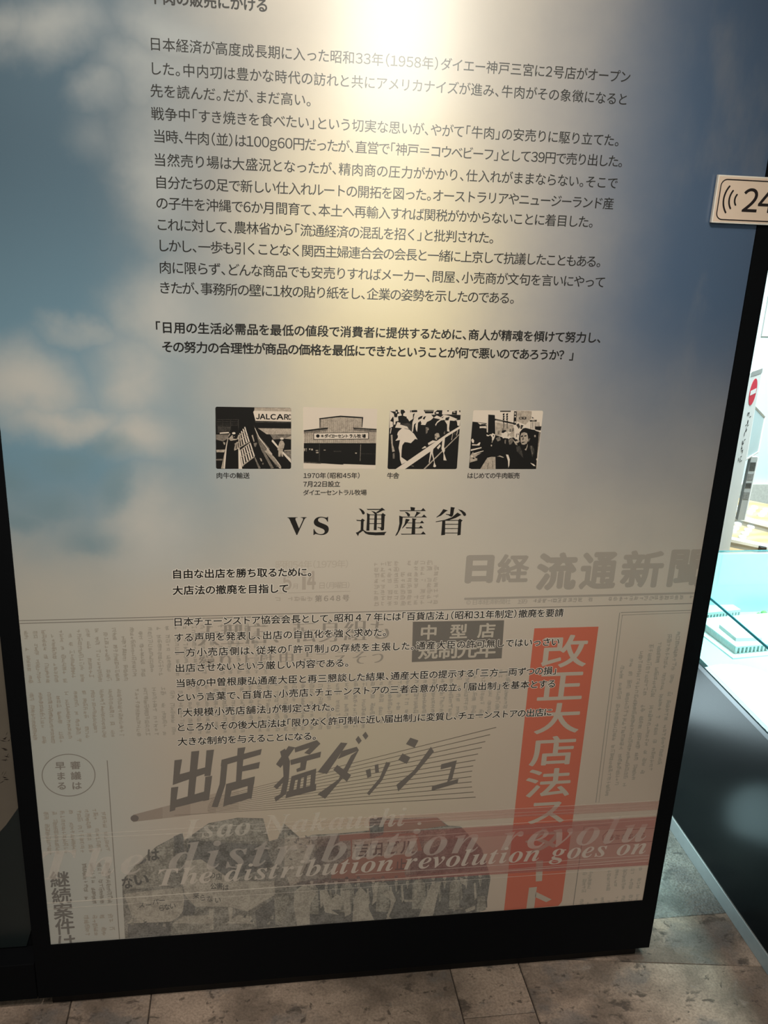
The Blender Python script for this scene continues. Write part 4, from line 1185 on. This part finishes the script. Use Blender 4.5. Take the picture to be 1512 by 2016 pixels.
def arc(mb, cx, cz, r, a0, a1, t, y, m):
    n = 14; P1 = []
    for k in range(n + 1):
        a = math.radians(a0 + (a1 - a0) * k / n); P1.append((math.cos(a), math.sin(a)))
    for k in range(n):
        (c0, s0), (c1, s1) = P1[k], P1[k + 1]
        mb.poly([(cx + (r - t) * c0, y, cz + (r - t) * s0), (cx + (r + t) * c0, y, cz + (r + t) * s0), (cx + (r + t) * c1, y, cz + (r + t) * s1), (cx + (r - t) * c1, y, cz + (r - t) * s1)], m)
    for c, s in (P1[0], P1[-1]):
        mb.poly([(cx + r * c + t * math.cos(6.283 * k / 12), y - 0.00002, cz + r * s + t * math.sin(6.283 * k / 12)) for k in range(12)], m)


mb = MB()
wz = sz0 + (sz1 - sz0) * 0.5
wx = PL0 + 0.0465
for r, h in ((0.032, 38), (0.0225, 36), (0.0130, 36)): arc(mb, wx, wz, r, 180 - h, 180 + h, 0.0014, -0.0099, M_SIGNINK)
mb.build('sound_wave_symbol', plate)
mb = MB()
for ch, l, h in (('2', PL0 + 0.0475, 0.036), ('4', PL0 + 0.0745, 0.036)):
    vs, fs = glyph(ch, 0.010); xs = [v[0] for v in vs]; ys = [v[1] for v in vs]
    k = h / (max(ys) - min(ys)); b = len(mb.v); mi = mb.mat(M_SIGNINK)
    for a, c in vs: mb.v.append((l + (a - min(xs)) * k, -0.0099, sz0 + 0.0185 + (c - min(ys)) * k))
    for f_ in fs: mb.f.append(tuple(b + i for i in f_)); mb.mi.append(mi)
mb.build('number', plate)

# ------------------------------------------------------------------ neighbouring panel at the left
nb = thing('neighbouring_panel', 'dark panel with beige print and brush writing at the left picture edge', 'panel', (-1.1, 0.09, 0))
M_NB = plain('dark_panel_print', (0.013, 0.019, 0.020), 0.32)
def nY(px, py, y=0.043): return onY(px, py, y)


mb = MB()
tl = nY(63, 1825); bl_ = nY(52, 1862.5)
zb2 = bl_.z
mb = MB()
mb.box((-1.75, 0.0465, zb2 - 0.003), (-0.640, 0.12, 2.3), M_BLACK); mb.build('frame', nb, bevel=0.002)
mb = MB(); mb.box((-1.72, 0.055, 0.0), (-0.66, 0.115, 0.03), M_PLINTH); mb.build('plinth', nb)
mb = MB()
mb.prism([(-1.70, 0.043, zb2), (bl_.x, 0.043, zb2), (tl.x, 0.043, tl.z), (tl.x, 0.043, 2.25), (-1.70, 0.043, 2.25)], (0, 0.003, 0), M_NB)
nsheet = mb.build('printed_sheet', nb)
mb = MB(); mb.box((-1.75, 0.0, 0.026), (-0.6345, 0.1195, zb2 - 0.004), M_BLACK); mb.build('base_block', nb, bevel=0.0015)
M_BG = plain('beige_print', (0.135, 0.115, 0.092), 0.5, grain=0.06, gscale=14)
pts = [nY(36, 1590), nY(24, 1607), nY(12, 1624), nY(0, 1637)]
e = pts[-1]
out = [tuple(p) for p in pts] + [(e.x - 0.05, 0.043, e.z - 0.035), (e.x - 0.2, 0.043, e.z - 0.07), (-1.68, 0.043, e.z - 0.09), (-1.68, 0.043, 2.24), (tl.x - 0.001, 0.043, 2.24), (tl.x - 0.001, 0.043, pts[0].z)]
mb = MB(); mb.prism([(x, 0.0425, z) for x, y, z in out], (0, 0.0004, 0), M_BG); mb.build('beige_print_area', nsheet)
mb = MB(); rs = random.Random(5)
for bx, by in ((15, 1452), (17, 1485), (12, 1528)):      # brush strokes
    for k in range(7):
        x = bx + rs.uniform(-9, 9); y = by + rs.uniform(-12, 12); a = rs.choice((0.0, 0.15, 1.45, 2.1, -0.5)); L = rs.uniform(3, 8)
        p0 = (x - L * math.cos(a), y - L * math.sin(a)); p1 = (x + L * math.cos(a), y + L * math.sin(a)); w_ = rs.uniform(.5, 1.1)
        q = [nY(p0[0], p0[1] - w_ * .4, 0.0421), nY(x, y - w_, 0.0421), nY(p1[0], p1[1], 0.0421), nY(x, y + w_, 0.0421)]
        mb.poly(q, M_SIGNINK)
mb.build('brush_writing', nsheet)

# ------------------------------------------------------------------ display case
CX, CY0, CY1, CX1 = 0.877, -1.0, 0.705, 2.1
case = thing('display_case', 'black glass-topped display case with an aluminium foot, lit inside, right of the panel', 'display case', (1.5, 0, 0))
w = NT('black_lacquer'); w.b.inputs['Base Color'].default_value = (0.004, 0.007, 0.008, 1)
nz = w.noise(w.coord(), 700, 2).outputs[0]; w.put(w.b.inputs['Roughness'], w.smooth(nz, 0, 1, 0.20, 0.25)); w.b.inputs['Specular IOR Level'].default_value = 0.07
M_CAB = w.m
mb = MB(); mb.box((CX, CY0, 0.04), (CX + 0.02, CY1, 0.478), M_CAB); mb.box((CX + 0.02, CY1 - 0.02, 0.04), (CX1, CY1, 0.478), M_CAB)
mb.box((CX + 0.02, CY0, 0.04), (CX1, CY0 + 0.02, 0.478), M_CAB); mb.box((CX1, CY0, 0.04), (CX1 + 0.02, CY1, 0.478), M_CAB)
mb.build('cabinet', case, bevel=0.001)
mb = MB(); mb.box((CX - 0.003, CY0, 0.0), (CX + 0.02, CY1, 0.040), M_ALU); mb.build('foot_strip', case, bevel=0.001)
mb = MB(); mb.box((CX - 0.002, CY0, 0.478), (CX + 0.014, CY1, 0.492), plain('dark_trim', (0.03, 0.035, 0.04), 0.3, 0.4)); mb.build('glass_trim', case, bevel=0.001)
M_INT = plain('white_interior', (0.60, 0.84, 0.85), 0.6, grain=0.02)
mb = MB(); mb.box((CX + 0.0145, CY0 + 0.02, 0.470), (CX1, CY1 - 0.01, 0.486), M_INT); mb.build('display_deck', case)


def glass_mat(name, tint, edge):
    w = NT(name); w.N.remove(w.b)
    tr = w.node('ShaderNodeBsdfTransparent'); tr.inputs[0].default_value = (*tint, 1)
    gl = w.node('ShaderNodeBsdfGlossy'); gl.inputs['Roughness'].default_value = 0.02
    fr = w.node('ShaderNodeFresnel'); fr.inputs[0].default_value = 1.5
    mx = w.node('ShaderNodeMixShader'); ge = w.node('ShaderNodeNewGeometry')
    w.L.new(w.math('MULTIPLY', fr.outputs[0], w.math('SUBTRACT', 1.0, ge.outputs['Backfacing'])), mx.inputs[0]); w.L.new(tr.outputs[0], mx.inputs[1]); w.L.new(gl.outputs[0], mx.inputs[2])
    w.L.new(mx.outputs[0], w.out.inputs[0])
    return w.m


M_GLASS = glass_mat('clear_glass', (0.93, 0.99, 0.985), 0)
M_GEDGE = plain('green_glass_edge', (0.06, 0.42, 0.48), 0.15, grain=0.02)
GT = 0.668
mb = MB(); mb.box((CX, CY0, 0.492), (CX + 0.006, CY1, GT - 0.006), M_GLASS); mb.build('side_glass', case)
mb = MB(); mb.box((CX + 0.006, CY1 - 0.012, 0.486), (CX1, CY1, GT - 0.006), M_INT); mb.build('back_panel', case)
mb = MB(); mb.box((CX + 0.001, CY0, GT - 0.006), (CX1, CY1 - 0.001, GT), M_GLASS); mb.build('top_glass', case)
mb = MB(); mb.box((CX - 0.0012, CY0, GT - 0.006), (CX + 0.001, CY1, GT), M_GEDGE); mb.box((CX - 0.001, CY1 - 0.001, GT - 0.0035), (CX1, CY1 + 0.0005, GT), M_GEDGE); mb.build('glass_edge', case)

# the architectural model inside
DZ = 0.486
c0 = onZ(1447, 1289, DZ); cl_ = onZ(1385, 1242, DZ); cr = onZ(1512, 1283, DZ)
model = thing('architectural_model', 'white architectural model of a flat-roofed building with colonnades under the case glass', 'model', (c0.x, c0.y, DZ))
M_MOD = plain('model_white', (0.84, 0.93, 0.92), 0.6, grain=0.01)
M_SLOT = plain('model_grey', (0.22, 0.30, 0.29), 0.6)
u1 = (cl_ - c0); u1.z = 0; L1 = u1.length * 1.12; u1.normalize()
u2 = (cr - c0); u2.z = 0; u2.normalize(); L2 = 0.34
up = Vector((0, 0, 1))


def wedge(mb, a, b, w1, w2, z0, z1, m):
    o = c0 + u1 * a + u2 * b; o.z = z0
    mb.prism([o, o + u1 * w1, o + u1 * w1 + u2 * w2, o + u2 * w2], up * (z1 - z0), m)


mb = MB(); wedge(mb, -0.022, -0.022, L1 + 0.05, L2 + 0.05, DZ, DZ + 0.004, M_MOD); mb.build('base_board', model)
mb = MB(); wedge(mb, 0, 0, L1, L2, DZ + 0.0045, DZ + 0.022, M_SLOT); mb.build('window_band', model)
mb = MB()
for n_, (ua, ub) in ((26, (u1, u2)), (30, (u2, u1))):
    L = L1 if ua is u1 else L2
    for i in range(n_ + 1):
        o = c0 + ua * (L * i / n_ - 0.0018) - ub * 0.003; o.z = DZ + 0.0045
        mb.prism([o, o + ua * 0.0042, o + ua * 0.0042 + ub * 0.0028, o + ub * 0.0028], up * 0.0172, M_MOD)
mb.build('colonnade', model)
mb = MB(); wedge(mb, -0.006, -0.006, L1 + 0.012, L2 + 0.012, DZ + 0.0222, DZ + 0.0262, M_MOD); mb.build('roof_slab', model)
ra = onZ(1448, 1263, 0.512); rb = onZ(1415, 1236, 0.512); rc = onZ(1500, 1262, 0.512)
v1 = (rb - ra); v1.z = 0; v2 = (rc - ra); v2.z = 0; ra.z = DZ + 0.0263
mb = MB(); mb.prism([ra, ra + v1, ra + v1 + v2, ra + v2], up * 0.010, M_MOD); mb.build('roof_block', model, bevel=0.001)
blk = thing('model_block', 'long white model block with slotted walls behind the colonnaded model building', 'model', (0, 0, DZ))
m0 = onZ(1393, 1222, DZ); m1 = onZ(1450, 1216, DZ); dv = (m1 - m0); dv.z = 0; nv = Vector((-dv.y, dv.x, 0)).normalized(); blk.location = m0
mb = MB(); s_ = m0 - dv * 0.6; mb.prism([s_, s_ + dv * 1.7, s_ + dv * 1.7 + nv * 0.1, s_ + nv * 0.1], up * 0.024, M_MOD); mb.build('block_body', blk)
mb = MB()
for i in range(16):
    q = s_ + dv * (1.7 * (i + 0.3) / 16) - nv * 0.0012; q.z = DZ + 0.003
    mb.prism([q, q + dv * (1.7 * 0.4 / 16), q + dv * (1.7 * 0.4 / 16) + nv * 0.001, q + nv * 0.001], up * 0.014, M_SLOT)
mb.build('wall_slots', blk)
M_TREE = plain('model_foliage', (0.22, 0.50, 0.12), 0.8, grain=0.2, gscale=200)
rt = random.Random(3)


def model_trees(px, py, n, sx, sy, label):
    o = onZ(px, py, DZ)
    me = bpy.data.meshes.new('model_tree'); bm = bmesh.new()
    for i in range(n):
        r = rt.uniform(0.005, 0.009)
        mt = Matrix.Translation((rt.uniform(-sx, sx), rt.uniform(-sy, sy), r * 0.8))
        g = bmesh.ops.create_icosphere(bm, subdivisions=2, radius=r, matrix=mt)
        for v in g['verts']: v.co += Vector((rt.uniform(-1, 1), rt.uniform(-1, 1), rt.uniform(-1, 1))) * r * 0.18
    bm.to_mesh(me); bm.free(); me.materials.append(M_TREE)
    ob = link('model_tree_cluster', me); ob.location = o; ob['kind'] = 'stuff'
    tag(ob, label, 'model trees')


model_trees(1402, 1192, 16, 0.035, 0.012, 'green model trees behind the slotted model block, near the panel edge')
model_trees(1503, 1216, 12, 0.02, 0.02, 'green model trees right of the colonnaded model building')
# ------------------------------------------------------------------ alcove exhibits beyond the case
w = NT('pale_wood'); c = w.coord()
wv = w.node('ShaderNodeTexWave'); wv.bands_direction = 'Y'; wv.inputs['Scale'].default_value = 3; wv.inputs['Distortion'].default_value = 9; wv.inputs['Detail'].default_value = 3
w.L.new(c, wv.inputs['Vector']); w.put(w.b.inputs['Base Color'], w.mix(wv.outputs[1], (0.60, 0.40, 0.20), (0.74, 0.55, 0.32)))
w.b.inputs['Roughness'].default_value = 0.5
M_WOOD = w.m
WZ = 0.20
def Wp(px, py, z=WZ): return onZ(px, py, z)
far_l = Wp(1462, 982); far_r = Wp(1530, 996); near_l = Wp(1425, 1090); near_r = Wp(1530, 1098)
stand = thing('wooden_display_stand', 'low pale wooden stand with white rails behind the glass case', 'stand', (far_l.x, far_l.y, 0))
dx = (far_r - far_l).normalized()
fl2 = far_l - dx * 0.12; fr2 = far_r + dx * 0.5
dn = (near_l - far_l); dn.z = 0
mb = MB(); mb.prism([fl2, fr2, fr2 + dn * 1.25, fl2 + dn * 1.25], (0, 0, -0.04), M_WOOD); mb.build('deck', stand)
for t in (0.05, 1.15):
    for q in (fl2, fr2):
        b0 = q + dn * t + (q - (fl2 + fr2) / 2) * -0.06
        mb = MB(); mb.box((b0.x - 0.03, b0.y - 0.03, 0.0), (b0.x + 0.03, b0.y + 0.03, WZ - 0.04), M_GREY); mb.build('leg', stand)


def rail(l, r, hgrey, hcap, name):
    a, b = Wp(*l), Wp(*r); d = (b - a).normalized(); n = Vector((-d.y, d.x, 0)) * 0.03
    b = b + d * 0.6
    mb = MB(); mb.prism([a, b, b + n, a + n], up * hgrey, M_GREY)
    q = a + up * hgrey - n * 0.15
    mb.prism([q, b + up * hgrey - n * 0.15, b + up * hgrey + n * 1.1, q + n * 1.25], up * hcap, M_WHITE)
    mb.build(name, stand)


rail((1443, 1030), (1512, 1048), 0.024, 0.012, 'rail')
rail((1433, 1076), (1490, 1088), 0.024, 0.012, 'rail')
mb = MB(); q = Wp(1489, 1085); mb.box((q.x - 0.012, q.y - 0.05, WZ), (q.x + 0.012, q.y - 0.028, WZ + 0.035), M_SIGNINK); mb.build('black_foot', stand)
DISCS = [((1485, 1001), 'back left'), ((1480, 1006), ''), ((1475, 1011), ''), ((1508, 1006), ''), ((1503, 1011), ''), ((1498, 1016), ''),
         ((1452, 1034), ''), ((1447, 1042), ''), ((1442, 1048), ''), ((1478, 1039), ''), ((1472, 1046), ''), ((1466, 1053), ''), ((1461, 1060), ''), ((1454, 1001), ''), ((1450, 1007), '')]
dm = bpy.data.meshes.new('white_disc'); bm = bmesh.new()
prof = [(0.0, 0.012), (0.013, 0.012), (0.0165, 0.010), (0.0178, 0.006), (0.0178, 0.0)]
rings = []
for r, z in prof[1:]:
    rings.append([bm.verts.new((r * math.cos(6.28319 * k / 24), r * math.sin(6.28319 * k / 24), z)) for k in range(24)])
bm.faces.new(rings[0])
for a, b in zip(rings, rings[1:]):
    for k in range(24): bm.faces.new((a[k], b[k], b[(k + 1) % 24], a[(k + 1) % 24]))
bmesh.ops.recalc_face_normals(bm, faces=bm.faces); bm.to_mesh(dm); bm.free(); dm.materials.append(M_WHITE)
for (px, py), _n in DISCS:
    ob = link('white_disc', dm); ob.location = Wp(px, py) + Vector((0, 0, 0.0002))
    tag(ob, 'small round white disc lying on the pale wooden stand', 'disc', 'white discs on the wooden stand')

# white no-entry sign board, at an angle to the view
bd = thing('sign_board', 'tall white board with a red no-entry sign and small black characters', 'sign')
A0 = onY(1474, 735, 1.50); B0 = onY(1501, 724, 1.63)
hd = Vector((B0.x - A0.x, B0.y - A0.y, 0)); hw = hd.length; hd.normalize(); hn = Vector((hd.y, -hd.x, 0))
ztop = B0.z; zlow = 0.28
bd.location = (A0.x, A0.y, 0)


def onBoard(px, py, lift=0.0):
    d = FWD + (px - 756) / FPX * RGT - (py - 1008) / FPX * UPV
    p0 = A0 + hn * lift
    return CAM + d * ((p0 - CAM).dot(hn) / d.dot(hn))


mb = MB()
lft = A0 - hd * 0.06
mb.prism([(lft.x, lft.y, 0.0), (B0.x, B0.y, 0.0), (B0.x, B0.y, ztop), (lft.x, lft.y, ztop)], -hn * 0.006, M_WHITE); mb.build('board', bd, bevel=0.001)
mb = MB(); mb.prism([onBoard(1478, 742, .0006), onBoard(1500, 734.5, .0006), onBoard(1501.5, 725, .0006), onBoard(1480, 732, .0006)], hn * 0.0004, M_GREY); mb.build('grey_header', bd)
M_RED = plain('traffic_red', (0.72, 0.03, 0.06), 0.5, grain=0.02)
cc = onBoard(1482.5, 771.5, .0008)
rz = abs(onBoard(1486, 746, 0).z - onBoard(1479, 797, 0).z) / 2; rh = rz * 0.98
mb = MB(); mb.prism([cc + hd * (rh * math.cos(6.28319 * k / 40)) + up * (rz * math.sin(6.28319 * k / 40)) for k in range(40)], hn * 0.0004, M_RED); mb.build('red_disc', bd)
mb = MB(); q = cc + hn * 0.0008; mb.prism([q - hd * rh * .8 - up * rz * .18, q + hd * rh * .8 - up * rz * .18, q + hd * rh * .8 + up * rz * .18, q - hd * rh * .8 + up * rz * .18], hn * 0.0003, M_WHITE); mb.build('white_bar', bd)
mb = MB(); rr = random.Random(9)
for k in range(6):
    px = 1474 - k * 3.6; py = 818 + k * 17.6
    q = onBoard(px, py, 0.0009)
    for j in range(4):
        o = q + hd * rr.uniform(-.02, .02) + up * rr.uniform(-.012, .012)
        if j % 2: mb.prism([o, o + hd * 0.02, o + hd * 0.02 + up * 0.003, o + up * 0.003], hn * 0.0002, M_SIGNINK)
        else: mb.prism([o, o + hd * 0.006, o + hd * 0.006 + up * 0.014, o + up * 0.014], hn * 0.0002, M_SIGNINK)
mb.build('small_characters', bd)

# pale blue framed notice pane behind the board
M_PANE = plain('pale_blue_pane', (0.62, 0.78, 0.82), 0.3, grain=0.01)
np_ = thing('notice_pane', 'pale blue pane in a white frame standing behind the no-entry board', 'notice', tuple(onY(1485, 905, 1.75)))
Q = [(1468, 903), (1492, 890), (1505, 821), (1487, 799)]
pq = [onY(1468, 905, 1.72), onY(1492, 890, 1.90), onY(1505, 821, 1.90), onY(1485, 800, 1.72)]
mb = MB(); mb.prism(pq, (0, 0.006, 0), M_PANE); mb.build('pane', np_)
mb = MB()
for i in range(4):
    a, b = pq[i], pq[(i + 1) % 4]; d = (b - a).normalized(); n = Vector((0, -1, 0)).cross(d).normalized() * 0.003
    y_ = Vector((0, -0.004, 0))
    mb.prism([a - n + y_, b - n + y_, b + n + y_, a + n + y_], (0, 0.016, 0), M_WHITE)
mb.build('white_frame', np_)

# grey post carrying small black-and-white photographs
Yp = 1.80
ps = thing('photo_post', 'grey post with a column of small black and white photographs on the wooden stand', 'post')
pt, pb = onY(1486, 900, Yp), onY(1459, 1024, Yp)
ps.location = (pb.x, pb.y, WZ)
mb = MB(); wv_ = 0.030
mb.prism([pb + Vector((-wv_ / 2, 0, 0)), pb + Vector((wv_ / 2, 0, 0)), pt + Vector((wv_ / 2, 0, 0)), pt + Vector((-wv_ / 2, 0, 0))], (0, 0.02, 0), M_GREY); mb.build('post', ps)
mb = MB(); mb.prism([pb + Vector((wv_ / 2 - .004, -.004, 0)), pb + Vector((wv_ / 2 + .001, -.004, 0)), pt + Vector((wv_ / 2 + .001, -.004, 0)), pt + Vector((wv_ / 2 - .004, -.004, 0))], (0, 0.004, 0), M_WHITE); mb.build('white_edge', ps)
M_BW = [plain('photo_dark', (0.07, 0.07, 0.065), 0.5, grain=0.4, gscale=120), plain('photo_mid', (0.22, 0.22, 0.21), 0.5, grain=0.4, gscale=160)]
for k, (py, h) in enumerate(((918, 17), (938, 13), (955, 10), (975, 15))):
    t = (py - 900) / 124.0; c_ = pt.lerp(pb, t) + Vector((-0.002, -0.0012, 0)); hh = h / 1766 * 3.6 / 2
    mb = MB(); mb.prism([c_ + Vector((-.012, 0, -hh)), c_ + Vector((.012, 0, -hh)), c_ + Vector((.012, 0, hh)), c_ + Vector((-.012, 0, hh))], (0, 0.001, 0), M_BW[k % 2]); mb.build('photograph', ps)

# outlined poster on the white wall
po = thing('wall_poster', 'thin-framed pale poster on the white wall, cut by the right edge of the view', 'poster')
a = onY(1499, 661, AW); po.location = (a.x, AW - 0.02, a.z)
mb = MB(); mb.box((a.x, AW - 0.004, a.z), (a.x + 0.5, AW - 0.001, a.z + 0.7), plain('poster_white', (0.82, 0.90, 0.90), 0.5, grain=0.01)); mb.build('poster_board', po)
mb = MB()
mb.box((a.x - 0.004, AW - 0.006, a.z - 0.003), (a.x, AW - 0.001, a.z + 0.703), M_GREY); mb.box((a.x, AW - 0.006, a.z - 0.003), (a.x + 0.5, AW - 0.001, a.z), M_GREY)
mb.box((a.x + 0.5, AW - 0.006, a.z - 0.003), (a.x + 0.504, AW - 0.001, a.z + 0.703), M_GREY); mb.box((a.x, AW - 0.006, a.z + 0.7), (a.x + 0.5, AW - 0.001, a.z + 0.703), M_GREY)
mb.build('poster_frame', po)
